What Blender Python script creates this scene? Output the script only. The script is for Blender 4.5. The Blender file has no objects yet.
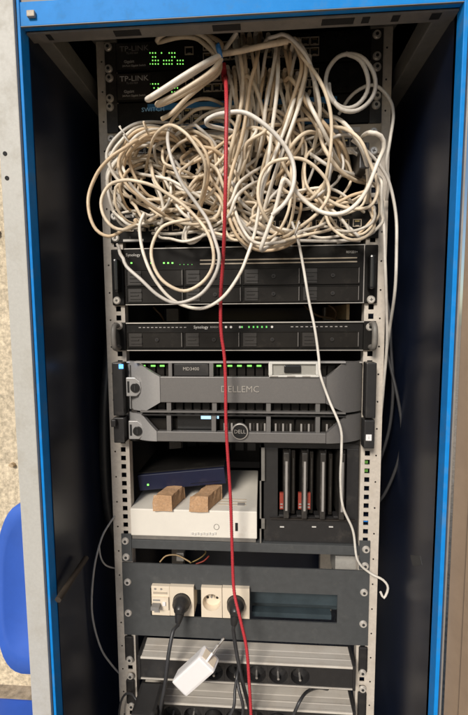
import bpy, bmesh, math, random
import numpy as np
from mathutils import Vector, Matrix
random.seed(7)
SC = bpy.context.scene
COL = SC.collection
# ------------------------------------------------------------------ camera
CAM = Vector((0.03728, -0.76794, -0.47646))
PITCH, YAW, ROLL, FPX = math.radians(-5.527), math.radians(3.9415), math.radians(0.3865), 415.45
RM = (Matrix.Rotation(YAW, 3, 'Z') @ Matrix.Rotation(PITCH, 3, 'X') @ Matrix.Rotation(ROLL, 3, 'Y'))
cd = bpy.data.cameras.new('camera'); cam = bpy.data.objects.new('camera', cd); COL.objects.link(cam)
cam.matrix_world = Matrix.Translation(CAM) @ (RM @ Matrix.Rotation(math.pi / 2, 3, 'X')).to_4x4()
cd.sensor_fit = 'HORIZONTAL'; cd.sensor_width = 36; cd.lens = FPX / 468 * 36; cd.clip_start = .01; cd.clip_end = 400
SC.camera = cam
# ------------------------------------------------------------------ light
SUN_AZ, SUN_EL = -19, 34            # degrees left of the cabinet's front, degrees up
w = bpy.data.worlds.new('World'); SC.world = w; w.use_nodes = True
nt = w.node_tree; bg = nt.nodes['Background']; sky = nt.nodes.new('ShaderNodeTexSky')
sky.sky_type = 'NISHITA'; sky.sun_disc = False
sky.sun_elevation = math.radians(SUN_EL); sky.sun_rotation = math.radians(180 - SUN_AZ)
nt.links.new(sky.outputs[0], bg.inputs[0]); bg.inputs[1].default_value = 0.075
sd = bpy.data.lights.new('sun', 'SUN'); sd.energy = 3.3; sd.angle = math.radians(16); sd.color = (1, .93, .84)
so = bpy.data.objects.new('sun', sd); COL.objects.link(so)
ldir = Vector((math.sin(math.radians(-SUN_AZ)), math.cos(math.radians(SUN_AZ)), -math.tan(math.radians(SUN_EL)))).normalized()
so.rotation_euler = ldir.to_track_quat('-Z', 'Y').to_euler(); so.location = (-2, -4, 3)
vs = SC.view_settings; vs.view_transform = 'Standard'; vs.look = 'None'; vs.exposure = 0.15; vs.gamma = 1; vs.use_curve_mapping = False

# ------------------------------------------------------------------ helpers
def at(px, py, Y=0.0):
    """the point of the plane y=Y that the photograph shows at pixel px,py"""
    d = RM @ Vector(((px - 234) / FPX, 1, -(py - 357.5) / FPX))
    return CAM + d * ((Y - CAM.y) / d.y)
def zl(y, Y=0): return at(118, y, Y).z
def zr(y, Y=0): return at(369, y, Y).z
def zm(yl, yr, Y=0): return (zl(yl, Y) + zr(yr, Y)) / 2

def mat(name, col, rough=.5, metal=0, var=.12, scale=60, bump=.0, emit=None, estr=0, spots=None, coat=0, trans=0, alpha=1, spec=.5, stretch=None):
    m = bpy.data.materials.new(name); m.use_nodes = True; n = m.node_tree; b = n.nodes['Principled BSDF']
    L = n.links
    b.inputs['Roughness'].default_value = rough; b.inputs['Metallic'].default_value = metal
    b.inputs['Coat Weight'].default_value = coat; b.inputs['Specular IOR Level'].default_value = spec
    b.inputs['Transmission Weight'].default_value = trans; b.inputs['Alpha'].default_value = alpha
    c = (*col, 1)
    if emit:
        b.inputs['Emission Color'].default_value = (*emit, 1); b.inputs['Emission Strength'].default_value = estr
    tc = n.nodes.new('ShaderNodeTexCoord'); src = tc.outputs['Object']
    if stretch:
        mp = n.nodes.new('ShaderNodeMapping'); mp.inputs['Scale'].default_value = stretch
        L.new(src, mp.inputs[0]); src = mp.outputs[0]
    nz = n.nodes.new('ShaderNodeTexNoise'); nz.inputs['Scale'].default_value = scale; nz.inputs['Detail'].default_value = 5
    nz.inputs['Roughness'].default_value = .65
    L.new(src, nz.inputs['Vector'])
    rp = n.nodes.new('ShaderNodeValToRGB'); rp.color_ramp.elements[0].position = .3; rp.color_ramp.elements[1].position = .7
    rp.color_ramp.elements[0].color = (*[max(0, v * (1 - var)) for v in col], 1)
    rp.color_ramp.elements[1].color = (*[min(1, v * (1 + var)) for v in col], 1)
    L.new(nz.outputs[0], rp.inputs[0]); out = rp.outputs[0]
    if spots:                                   # (colour, scale, threshold, amount): dust or grime patches
        sc_, n2 = spots[1], n.nodes.new('ShaderNodeTexNoise')
        n2.inputs['Scale'].default_value = sc_; n2.inputs['Detail'].default_value = 8; n2.inputs['Roughness'].default_value = .7
        L.new(tc.outputs['Object'], n2.inputs['Vector'])
        r2 = n.nodes.new('ShaderNodeValToRGB'); r2.color_ramp.elements[0].position = spots[2]; r2.color_ramp.elements[1].position = min(1, spots[2] + .18)
        r2.color_ramp.elements[1].color = (spots[3],) * 3 + (1,)
        L.new(n2.outputs[0], r2.inputs[0])
        mx = n.nodes.new('ShaderNodeMixRGB'); L.new(r2.outputs[0], mx.inputs[0]); L.new(out, mx.inputs[1]); mx.inputs[2].default_value = (*spots[0], 1)
        out = mx.outputs[0]
        rr = n.nodes.new('ShaderNodeMapRange'); rr.inputs[3].default_value = rough; rr.inputs[4].default_value = min(1, rough + .35)
        L.new(r2.outputs[0], rr.inputs[0]); L.new(rr.outputs[0], b.inputs['Roughness'])
    L.new(out, b.inputs['Base Color'])
    if bump:
        bp = n.nodes.new('ShaderNodeBump'); bp.inputs['Strength'].default_value = bump; bp.inputs['Distance'].default_value = .001
        L.new(nz.outputs[0], bp.inputs['Height']); L.new(bp.outputs[0], b.inputs['Normal'])
    return m
DUST = (.30, .26, .21)
M = dict(
 black=mat('black_paint', (.013, .012, .011), .5, spec=.12, spots=(DUST, 18, .54, .05), bump=.05),
 ear=mat('black_ear', (.03, .027, .024), .4, spots=(DUST, 25, .5, .14)),
 inner=mat('cabinet_inner_paint', (.006, .010, .024), .3, scale=9, var=.3, spots=((.12, .11, .10), 7, .55, .07)),
 dark=mat('dark_cavity', (.008, .008, .008), .8),
 beam=mat('dull_beam', (.17, .165, .15), .5, spots=(DUST, 12, .5, .25)),
 blue=mat('blue_paint', (.008, .23, .66), .5, spec=.15, spots=((.10, .20, .34), 30, .52, .55), var=.08),
 galv=mat('galvanised_steel', (.50, .48, .44), .45, .35, scale=120, var=.1, spots=((.36, .31, .25), 30, .55, .3)),
 post=mat('pale_grey_paint', (.48, .47, .43), .5, scale=200, var=.06, bump=.15, spots=((.36, .33, .27), 14, .5, .5)),
 flange=mat('grey_flange', (.16, .15, .135), .5, spots=(DUST, 15, .5, .3)),
 tan=mat('bronze_door_paint', (.30, .215, .145), .5, scale=30, var=.08, spots=((.42, .30, .2), 6, .5, .3)),
 rail=mat('zinc_rail', (.60, .54, .465), .5, .12, scale=160, var=.13, bump=.1, spots=((.30, .24, .18), 40, .5, .35)),
 screw=mat('nickel_screw', (.75, .70, .63), .32, .5, var=.05),
 slot=mat('screw_recess', (.03, .03, .03), .6),
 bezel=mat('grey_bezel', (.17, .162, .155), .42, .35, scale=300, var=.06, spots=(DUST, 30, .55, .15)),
 bezel_hi=mat('lit_end_silver_edge', (.36, .35, .34), .36, .35, scale=300, var=.05),  # lighter bezel copy paints light on the left ends; also lock and top edge
 panel=mat('grey_panel_paint', (.062, .065, .066), .5, scale=80, var=.1, bump=.08, spots=((.20, .19, .175), 60, .56, .14)),
 silver=mat('silver_trim', (.55, .52, .48), .35, .7, var=.08),
 alu=mat('ridged_aluminium', (.56, .52, .46), .55, .15, scale=60, var=.12, stretch=(.1, 1, 1), spots=((.40, .34, .27), 16, .5, .45)),
 plastic=mat('black_plastic', (.022, .021, .021), .38, scale=90, bump=.05, spots=(DUST, 30, .55, .1)),
 gloss=mat('glossy_black', (.015, .015, .015), .2),
 bay=mat('drive_bay_front', (.012, .010, .008), .45, spec=.2, var=.2, scale=40, spots=(DUST, 45, .56, .06)),
 bayedge=mat('drive_bay_frame', (.024, .02, .017), .4),
 cream=mat('cream_plastic', (.74, .64, .50), .4, scale=30, var=.05, spots=((.5, .38, .25), 30, .6, .35)),
 white=mat('white_plastic', (.82, .80, .79), .35, var=.02),
 whitebox=mat('white_case', (.74, .70, .62), .42, scale=20, var=.04, spots=((.45, .36, .27), 18, .58, .4)),
 beige=mat('beige_steel', (.46, .39, .30), .5, scale=30, var=.08, spots=((.22, .17, .12), 26, .5, .5)),
 navy=mat('navy_case', (.007, .010, .034), .35, var=.1, spots=(DUST, 25, .56, .05)),
 cork=mat('orange_brick', (.47, .285, .155), .85, scale=260, var=.22, bump=.6, spots=((.66, .50, .36), 120, .55, .5)),
 bluelab=mat('blue_label', (.04, .19, .42), .35),
 bluelite=mat('pale_blue_print', (.35, .6, .8), .4, emit=(.3, .6, .9), estr=.03),
 print_=mat('pale_print', (.62, .6, .56), .5, var=.02),
 printd=mat('dim_print', (.30, .28, .26), .5, var=.02),
 green=mat('green_led', (.1, .5, .1), .4, emit=(.30, 1, .16), estr=1.15),
 greend=mat('green_led_dim', (.05, .25, .05), .4, emit=(.25, 1, .2), estr=.5),
 cyan=mat('blue_led', (.1, .3, .6), .4, emit=(.08, .35, 1), estr=2.5),
 lcd=mat('blue_screen', (.2, .4, .6), .4, emit=(.45, .75, 1), estr=1.3),
 red=mat('red_cable_jacket', (.46, .036, .046), .38, scale=500, var=.3, bump=.3),
 redp=mat('red_label', (.26, .04, .025), .5, var=.2, scale=400),
 bcab=mat('black_cable_jacket', (.035, .035, .037), .42),
 gcabl=mat('pale_grey_cable_jacket', (.38, .37, .35), .5),
 gcab=mat('grey_cable_jacket', (.22, .21, .20), .5),
 clear=mat('clear_plastic', (.80, .78, .72), .2, trans=.25, alpha=1, var=.02),
 jack=mat('clear_plug', (.60, .55, .47), .25, trans=.25, var=.1),
 gold=mat('port_contacts', (.45, .33, .14), .35, .8),
 wood=mat('pale_wood', (.40, .28, .15), .7, scale=40, var=.2, stretch=(1, 1, 12)),
 dimgreen=mat('green_hole_light_tint', (.08, .22, .03), .5), bluehole=mat('blue_hole_light_tint', (.02, .20, .62), .5), pane=mat('frosted_pane', (.62, .60, .54), .35, trans=.55, var=0),
 backblue=mat('blue_grey_back', (.035, .05, .058), .5, scale=20, var=.25),
 brownlead=mat('brown_lead_jacket', (.16, .10, .06), .5),
 litpatch=mat('wall_lit_patch', (.035, .025, .016), .7, scale=40, var=.3),
 chair=mat('blue_chair_plastic', (.045, .13, .52), .38, var=.06, scale=20),
 tie=mat('blue_tie', (.03, .16, .42), .45),
)
CREAMS = [mat('cable_jacket_%s' % s, c, .42, scale=25, var=.16, spots=(d, 34, .5, .5), bump=.12) for s, c, d in
          (('cream', (.74, .62, .46), (.34, .23, .13)), ('pale', (.80, .74, .64), (.42, .33, .22)), ('yellowed', (.66, .51, .34), (.44, .30, .17)),
           ('greyish', (.60, .56, .50), (.38, .33, .27)), ('white', (.74, .70, .63), (.52, .45, .36)))]

class MB:
    def __init__(s): s.v = []; s.f = []; s.sm = []
    def add(s, v, f, smooth=False):
        k = len(s.v); s.v += [Vector(p) for p in v]; s.f += [[i + k for i in q] for q in f]; s.sm += [smooth] * len(f); return s
    def box(s, x0, x1, y0, y1, z0, z1):
        v = [(x, y, z) for x in (x0, x1) for y in (y0, y1) for z in (z0, z1)]
        return s.add(v, [(0, 1, 3, 2), (4, 6, 7, 5), (0, 4, 5, 1), (2, 3, 7, 6), (0, 2, 6, 4), (1, 5, 7, 3)])
    def prism(s, poly, y0, y1):                  # polygon in x,z pushed along y
        n = len(poly); v = [(x, y0, z) for x, z in poly] + [(x, y1, z) for x, z in poly]
        return s.add(v, [list(range(n)), list(range(2 * n - 1, n - 1, -1))] + [(i, n + i, n + (i + 1) % n, (i + 1) % n) for i in range(n)])
    def prismx(s, poly, x0, x1):                 # polygon in y,z pushed along x
        n = len(poly); v = [(x0, y, z) for y, z in poly] + [(x1, y, z) for y, z in poly]
        return s.add(v, [list(range(n)), list(range(2 * n - 1, n - 1, -1))] + [(i, n + i, n + (i + 1) % n, (i + 1) % n) for i in range(n)])
    def cyl(s, c, r, y0, y1, n=16, r2=None):     # along y
        r2 = r if r2 is None else r2
        v = [(c[0] + r * math.cos(a), y0, c[1] + r * math.sin(a)) for a in [2 * math.pi * i / n for i in range(n)]]
        v += [(c[0] + r2 * math.cos(a), y1, c[1] + r2 * math.sin(a)) for a in [2 * math.pi * i / n for i in range(n)]]
        s.add(v, [(i, n + i, n + (i + 1) % n, (i + 1) % n) for i in range(n)], True)
        return s.add(v, [list(range(n)), list(range(2 * n - 1, n - 1, -1))])
    def ring(s, x0, x1, z0, z1, c, hole, y):     # face at depth y with a hole (list of x,z offsets) round c
        n = len(hole); H = [(c[0] + a, c[1] + b) for a, b in hole]; O = []
        for a, b in H:
            dx, dz = a - c[0], b - c[1]
            t = min(((x1 - c[0]) if dx > 0 else (x0 - c[0])) / dx if abs(dx) > 1e-9 else 1e9, ((z1 - c[1]) if dz > 0 else (z0 - c[1])) / dz if abs(dz) > 1e-9 else 1e9)
            O.append([c[0] + dx * t, c[1] + dz * t])
        for X in (x0, x1):
            for Z in (z0, z1):
                k = min(range(n), key=lambda i: abs(math.remainder(math.atan2(O[i][1] - c[1], O[i][0] - c[0]) - math.atan2(Z - c[1], X - c[0]), 2 * math.pi)))
                O[k] = [X, Z]
        v = [(a, y, b) for a, b in H] + [(a, y, b) for a, b in O]
        return s.add(v, [(i, (i + 1) % n, n + (i + 1) % n, n + i) for i in range(n)])
    def tube(s, pts, r, n=8, caps=True):
        P = [Vector(p) for p in pts]; k = len(P)
        up = Vector((0, 0, 1)); V = []; t0 = (P[1] - P[0]).normalized()
        nrm = t0.cross(up); nrm = nrm.normalized() if nrm.length > .1 else t0.cross(Vector((1, 0, 0))).normalized()
        for i in range(k):
            t = (P[min(i + 1, k - 1)] - P[max(i - 1, 0)])
            if t.length < 1e-9: t = Vector((0, 0, 1))
            t.normalize(); nrm = (nrm - t * nrm.dot(t)).normalized(); b = t.cross(nrm)
            rr = r[i] if hasattr(r, '__len__') else r
            V += [P[i] + (nrm * math.cos(2 * math.pi * j / n) + b * math.sin(2 * math.pi * j / n)) * rr for j in range(n)]
        s.add(V, [(i * n + j, i * n + (j + 1) % n, (i + 1) * n + (j + 1) % n, (i + 1) * n + j) for i in range(k - 1) for j in range(n)], True)
        if caps: s.add(V[:n] + V[-n:], [list(range(n - 1, -1, -1)), list(range(n, 2 * n))])
        return s
    def build(s, name, m, parent=None, bevel=0, mesh_only=False):
        org = Vector(parent['_o']) if parent is not None and '_o' in parent else Vector((0, 0, 0))
        me = bpy.data.meshes.new(name); me.from_pydata([p - org for p in s.v], [], s.f)
        me.polygons.foreach_set('use_smooth', s.sm); me.materials.append(M[m] if isinstance(m, str) else m)
        bm = bmesh.new(); bm.from_mesh(me)
        if bevel:
            bmesh.ops.remove_doubles(bm, verts=bm.verts, dist=1e-6)
            bmesh.ops.bevel(bm, geom=[e for e in bm.edges if len(e.link_faces) == 2 and e.calc_face_angle(0) > .5], offset=bevel, segments=2, profile=.6, affect='EDGES')
        bmesh.ops.recalc_face_normals(bm, faces=bm.faces)
        bm.to_mesh(me); bm.free()
        if mesh_only: return me
        o = bpy.data.objects.new(name, me); COL.objects.link(o)
        if parent is not None: o.parent = parent; o['_o'] = tuple(org)
        return o
def thing(name, label, cat, loc, group=None):
    o = bpy.data.objects.new(name, None); COL.objects.link(o); o.location = loc; o.empty_display_size = .02
    o['label'] = label; o['category'] = cat; o['_o'] = tuple(loc)
    if group: o['group'] = group
    return o
def tag(o, label, cat, group=None):
    o['label'] = label; o['category'] = cat
    if group: o['group'] = group
    return o
def inst(name, me, loc, parent, rot=None):
    o = bpy.data.objects.new(name, me); COL.objects.link(o); o.parent = parent
    o.location = Vector(loc) - Vector(parent['_o']); o['_o'] = tuple(parent['_o'])
    if rot: o.rotation_euler = rot
    return o
def text(body, p, size, m, parent, name='lettering', align='CENTER', sx=1):
    c = bpy.data.curves.new(name, 'FONT'); c.body = body; c.size = size; c.extrude = .0002; c.align_x = align; c.align_y = 'CENTER'; c.resolution_u = 2
    c.materials.append(M[m]); tmp_ = bpy.data.objects.new(name, c); COL.objects.link(tmp_)
    me = bpy.data.meshes.new_from_object(tmp_); bpy.data.objects.remove(tmp_); me.materials.clear(); me.materials.append(M[m])
    o = bpy.data.objects.new(name, me); COL.objects.link(o); o.parent = parent
    o.location = Vector(p) - Vector(parent['_o']); o.rotation_euler = (math.pi / 2, 0, 0); o.scale = (sx, 1, 1); return o
def circ(r, n=16): return [(r * math.cos(2 * math.pi * (i + .5) / n), r * math.sin(2 * math.pi * (i + .5) / n)) for i in range(n)]
def catmull(P, step=.006):
    P = [Vector(p) for p in P]; out = []
    Q = [P[0] * 2 - P[1]] + P + [P[-1] * 2 - P[-2]]
    for i in range(1, len(Q) - 2):
        a, b, c, d = Q[i - 1:i + 3]; n = max(2, int((c - b).length / step))
        for k in range(n):
            t = k / n
            out.append(.5 * ((2 * b) + (c - a) * t + (2 * a - 5 * b + 4 * c - d) * t * t + (3 * b - a - 3 * c + d) * t ** 3))
    out.append(P[-1]); return out

# shared small parts
screw_me = MB().cyl((0, 0), .0058, -.0025, 0, 14).build('screw', 'screw', mesh_only=True)
tmp = MB().cyl((0, 0), .0062, -.0016, 0, 16, .0066).cyl((0, 0), .0050, -.0032, -.0016, 16, .0060)
for v_ in tmp.v: v_.x *= 1.12; v_.z *= 1.12
screw_me = tmp.build('screw', 'screw', mesh_only=True)
recess_me = MB().prism([(.003 * math.cos(a), .003 * math.sin(a)) for a in [i * math.pi / 3 for i in range(6)]], -.0036, -.0030).build('hex_recess', 'slot', mesh_only=True)
cross_me = MB().box(-.003, .003, -.0037, -.0031, -.0006, .0006).box(-.0006, .0006, -.00375, -.0031, -.003, .003).build('cross_recess', 'slot', mesh_only=True)
port_me = MB().box(-.0068, .0068, -.0008, 0, -.0058, .0058).build('port_back', 'dark', mesh_only=True)
pm = MB()
for a in ((-.0075, -.0062, -.0065, .0065), (.0062, .0075, -.0065, .0065), (-.0062, .0062, -.0065, -.0052), (-.0062, .0062, .0052, .0065)): pm.box(a[0], a[1], -.0022, 0, a[2], a[3])
pm.box(-.0028, .0028, -.0022, 0, -.0052, -.0040)
portframe_me = pm.build('port', 'beige', mesh_only=True)
portdark_me = pm.build('port', 'ear', mesh_only=True)
contacts_me = MB().box(-.004, .004, -.0014, -.0009, .002, .0044).build('contacts', 'gold', mesh_only=True)
led_me = MB().box(-.0009, .0009, -.0009, 0, -.0008, .0008).build('indicator_light', 'green', mesh_only=True)
ledd_me = MB().box(-.0011, .0011, -.0009, 0, -.0010, .0010).build('indicator_light', 'greend', mesh_only=True)

def screws(root, pts, kind=0):
    for (x, y, Y) in pts:
        p = at(x, y, Y); s = inst('screw', screw_me, p, root)
        c = inst('recess', cross_me if kind else recess_me, p, root); c.parent = s; c.location = (0, 0, 0); c.rotation_euler = (0, random.uniform(0, 1.5), 0)
def port(root, p, dark=True):
    f = inst('port', portdark_me if dark else portframe_me, p, root)
    b = inst('port_back', port_me, p, root); b.parent = f; b.location = (0, 0, 0)
    g = inst('contacts', contacts_me, p, root); g.parent = f; g.location = (0, 0, 0)

# ------------------------------------------------------------------ the setting
GZ = -1.86
g = MB().add([(-60, -60, GZ), (60, -60, GZ), (60, 60, GZ), (-60, 60, GZ)], [(0, 1, 2, 3)]).build('ground', mat('ground_earth', (.30, .25, .19), .95, scale=45, var=.45, bump=1, spots=((.42, .37, .31), 9, .5, .7)))
g['kind'] = 'structure'
# rough yellowish wall behind the cabinet's left side
random.seed(3)
wm = mat('rough_plaster', (.60, .51, .37), .95, scale=70, var=.4, bump=1.0, spots=((.20, .15, .10), 90, .58, .8))
wall = thing('plastered_wall', 'rough yellow plastered wall with pits behind the silver cabinet post', 'wall', (-1.2, .9, GZ))
b = MB(); nx, nz = 60, 90
vv = []; ff = []
for i in range(nx + 1):
    for k in range(nz + 1):
        vv.append((-2.4 + 2.0 * i / nx, .62 + .006 * math.sin(i * .5) * math.sin(k * .33), GZ + 2.6 * k / nz))
for i in range(nx):
    for k in range(nz): ff.append((i * (nz + 1) + k, (i + 1) * (nz + 1) + k, (i + 1) * (nz + 1) + k + 1, i * (nz + 1) + k + 1))
b.add(vv, ff, True); b.box(-2.4, -.4, .66, .80, GZ, GZ + 2.6)
b.build('plaster', wm, wall)
stone_m = mat('wall_stone', (.46, .35, .22), .95, scale=60, var=.3, bump=1)
for i in range(46):
    x, z = random.uniform(-1.6, -.6), random.uniform(-1.6, .5); r = random.uniform(.008, .03)
    poly = [(x + r * random.uniform(.7, 1.3) * math.cos(a), z + r * random.uniform(.5, .9) * math.sin(a)) for a in [k * math.pi / 4 for k in range(8)]]
    MB().prism(poly, .606, .63).build('stone', stone_m, wall, bevel=.003)

# blue plastic chair behind the post, lower left
ch = thing('plastic_chair', 'glossy blue plastic chair with rounded back standing beside the cabinet', 'chair', (-.42, .1, GZ))
def sup(cx, cy, a, bb, n, N=40):
    o = []
    for i in range(N):
        t = 2 * math.pi * i / N; c_, s_ = math.cos(t), math.sin(t)
        o.append((cx + a * math.copysign(abs(c_) ** (2 / n), c_), cy + bb * math.copysign(abs(s_) ** (2 / n), s_)))
    return o
pts = [at(x, y, .05) for x, y in sup(34, 588, 37, 86, 3)]
c0 = sum((p for p in pts), Vector()) / len(pts)
b = MB(); rings = []
for k, (s_, d) in enumerate([(1, 0), (.97, -.008), (.8, -.0), (.4, .012), (.0, .018)]):
    rings.append([c0 + (p - c0) * s_ + Vector((0, d, 0)) for p in pts])
V = [p for r in rings for p in r]; n = len(pts)
b.add(V, [(k * n + i, k * n + (i + 1) % n, (k + 1) * n + (i + 1) % n, (k + 1) * n + i) for k in range(4) for i in range(n)], True)
b.add([p + Vector((0, .02, 0)) for p in V], [(k * n + i, k * n + (i + 1) % n, (k + 1) * n + (i + 1) % n, (k + 1) * n + i) for k in range(4) for i in range(n)], True)
b.add(rings[0] + [p + Vector((0, .02, 0)) for p in rings[0]], [(i, (i + 1) % n, n + (i + 1) % n, n + i) for i in range(n)])
b.build('backrest', 'chair', ch)
sz = at(10, 690, 0).z
CX = -.535
MB().prism([(x, z) for x, z in sup(CX, sz - .012, .21, .014, 4, 24)], -.50, -.02).build('seat', 'chair', ch, bevel=.004)
for sx in (-.17, .17):
    for sy in (-.34, .04): MB().tube([(CX + sx, sy, sz - .01), (CX + sx * 1.15, sy, GZ)], [.016, .012]).build('leg', 'gcab', ch)
    MB().tube([(CX + sx * .8, .07, sz - .01), (CX + sx * .8, .085, sz + .12), (c0.x + sx * .3, .07, c0.z)], .011).build('back_bracket', 'bcab', ch)

# ------------------------------------------------------------------ cabinet
YF = -.180
cab = thing('equipment_cabinet', 'tall open equipment cabinet with blue front frame and black inside', 'cabinet', (0, .2, GZ))
XL, XR = at(41, 475, YF).x, at(448.5, 475, YF).x
zt = (at(60, 22.7, YF).z + at(400, 5, YF).z) / 2         # underside of the blue top rail
ZB = GZ + .05
MB().box(XL + .004, XL + .006, YF + .02, .62, ZB, .12).build('side_panel', 'inner', cab)
MB().box(XR - .006, XR - .004, YF + .02, .62, ZB, .12).build('side_panel', 'inner', cab)
MB().box(XL, XR, .62, .63, ZB, .12).build('back_panel', 'inner', cab)
MB().box(XL, XR, YF + .0205, .63, .12, .14).build('roof', 'inner', cab)
MB().box(XL, XR, YF + .01, .63, ZB - .03, ZB).build('floor_panel', 'inner', cab)
# blue frame: left upright (front edge + inward flange), right upright, top rail
MB().box(XL, XL + .0045, YF, YF + .024, ZB, zt + .04).build('frame_upright', 'blue', cab, bevel=.0012)
MB().box(XR - .006, XR, YF, YF + .028, ZB, zt + .04).build('frame_upright', 'blue', cab, bevel=.0012)
top = MB().box(XL + .0046, XR - .0061, YF + .001, YF + .012, zt, zt + .031).build('frame_top_rail', 'blue', cab, bevel=.001)
MB().box(XL + .0046, XR - .0061, YF + .0006, YF + .0035, zt - .0009, zt - .0001).build('trim_or_highlight', 'flange', cab)  # thin strip added for the highlight along the rail's lower front edge
MB().box(XL - .02, XR + .02, YF + .004, YF + .02, zt + .0315, zt + .26).build('top_cap', 'flange', cab)
# slotted grey flange under the top rail
fx0, fx1 = XL + .006, XR - .007
fl = MB().box(fx0, fx1, YF + .0125, YF + .030, zt - .003, zt - .0005); fl.box(fx0, fx1, YF + .030, YF + .032, zt - .003, zt + .02)
flo = fl.build('top_flange', 'flange', cab)
for px_, wpx in ((49, 5), (122, 26), (221, 27), (331, 30), (366, 7), (396, 7), (436, 9)):
    p = at(px_ + wpx / 2 - 8 if wpx > 20 else px_, 25 - (px_ - 60) * .05, YF + .02); hw = wpx / 2 * .00143
    me = MB().prism([(p.x - hw, zt - .0036), (p.x + hw, zt - .0036), (p.x + hw, zt - .0030), (p.x - hw, zt - .0030)], YF + .0150, YF + .0265)
    s = me.build('slot', 'dark', cab); s.parent = flo
MB().box(XL + .016, XL + .027, YF - .004, YF + .0009, zt + .009, zt + .017).build('stop_block', 'beige', cab, bevel=.001)
# pale grey post = edge of the open left-hand door
pw = .0325
post = MB().box(XL - pw, XL - .0012, YF - .005, YF + .03, ZB, .3).build('side_post', 'post', cab, bevel=.0015)
for (x, y) in ((5, 153.5), (7, 178)):
    p = at(x, y, YF - .0052); h = MB().cyl((p.x, p.z), .0030, YF - .0058, YF - .0045, 14).build('hole', 'dark', cab); h.parent = post
# right-hand open door, tan inside
hinge = Vector((XR + .006, YF - .004, 0)); dd = Vector((.36, -.93, 0)).normalized(); dn = Vector((dd.y, -dd.x, 0))
def doorbox(a0, a1, t0, t1, z0, z1, b=None):
    b = b or MB(); P = lambda a, t, z: hinge + dd * a + dn * t + Vector((0, 0, z))
    v = [P(a, t, z) for a in (a0, a1) for t in (t0, t1) for z in (z0, z1)]
    return b.add(v, [(0, 1, 3, 2), (4, 6, 7, 5), (0, 4, 5, 1), (2, 3, 7, 6), (0, 2, 6, 4), (1, 5, 7, 3)])
door = doorbox(0, .55, -.03, 0, ZB, .3).build('door', 'tan', cab, bevel=.001)
s = doorbox(.030, .045, .0, .004, ZB, .28).build('door_flange', 'tan', cab); s.parent = door
s = doorbox(.019, .055, .0, .006, at(464, 190, YF - .03).z, at(464, 138, YF - .03).z).build('latch', 'gloss', cab, bevel=.004); s.parent = door
MB().box(XR + .0012, XR + .0036, YF - .002, YF + .03, ZB, .3).build('edge_strip', 'silver', cab)
# beams along the upper sides and the plates over the rails
p = at(33, 34, YF + .03)
MB().box(p.x - .006, p.x + .022, YF + .034, .6, p.z - .004, p.z + .03).build('side_beam', 'beam', cab, bevel=.002)
p = at(452, 14, YF + .03)
MB().box(p.x - .024, p.x + .006, YF + .034, .6, p.z - .004, p.z + .03).build('side_beam', 'beam', cab, bevel=.002)
for sx in (-1, 1):
    p0 = at(66 if sx < 0 else 400, 40, -.10); zt2 = .011
    MB().add([(sx * .205, -.14, zt2), (sx * .285, -.14, zt2), (sx * .258, .03, zt2), (sx * .222, .03, zt2), (sx * .205, -.14, zt2 + .003), (sx * .285, -.14, zt2 + .003), (sx * .258, .03, zt2 + .003), (sx * .222, .03, zt2 + .003)],
             [(0, 1, 2, 3), (4, 5, 6, 7), (0, 1, 5, 4), (1, 2, 6, 5), (2, 3, 7, 6), (3, 0, 4, 7)]).build('rail_bracket', 'beam', cab)
# mounting rails with real square and round holes
U = .0509; ZT = .0073
for sx in (-1, 1):
    b = MB(); zr0 = ZT + .004
    yb = .0012
    b.add([(sx * .2575, yb, ZT), (sx * .2205, yb, ZT), (sx * .2205, yb, zr0), (sx * .2575, yb, zr0)], [(0, 1, 2, 3)])
    for u in range(28):
        z1 = ZT - U * u; z0 = z1 - U; xs = sorted((sx * .2575, sx * .2425)); zc = z0 + U * .5
        b.ring(xs[0], xs[1], z0, z1, (sx * .2485, zc - .004), circ(.0017, 8), yb)
        for k in range(3):
            a1 = z1 - U / 3 * k; a0 = a1 - U / 3; xs = sorted((sx * .2425, sx * .2205)); c = (sx * .2326, (a0 + a1) / 2); h = .0048
            b.ring(xs[0], xs[1], a0, a1, c, [(h, h), (-h, h), (-h, -h), (h, -h)], yb)
            for (ax, az, bx, bz) in ((-h, -h, h, -h), (h, -h, h, h), (h, h, -h, h), (-h, h, -h, -h)):
                b.add([(c[0] + ax, yb, c[1] + az), (c[0] + bx, yb, c[1] + bz), (c[0] + bx, yb + .002, c[1] + bz), (c[0] + ax, yb + .002, c[1] + az)], [(0, 1, 2, 3)])
    zb = ZT - U * 28
    b.box(min(sx * .2575, sx * .2555), max(sx * .2575, sx * .2555), yb + .0001, .035, zb, zr0)
    b.box(min(sx * .2205, sx * .2225), max(sx * .2205, sx * .2225), yb + .0001, .02, zb, zr0)
    r = b.build('mounting_rail', 'rail', cab)
    q = MB().box(min(sx * .2550, sx * .2230), max(sx * .2550, sx * .2230), .022, .024, zb, zr0).build('rail_backing', 'inner', cab); q.parent = r
    MB().box(min(sx * .2575, sx * .2205), max(sx * .2575, sx * .2205), .50, .53, zb, zr0).build('rear_rail', 'rail', cab)
for y, c in ((463, 'dimgreen'), (471.5, 'dimgreen'), (521.5, 'bluehole')):
    p = at(366, y, .004); MB().box(p.x - .0045, p.x + .0035, .004, .009, p.z - .001, p.z + .004).build('hole_light_tint', c, cab)  # coloured blocks stand in for light showing through the rail holes
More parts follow.
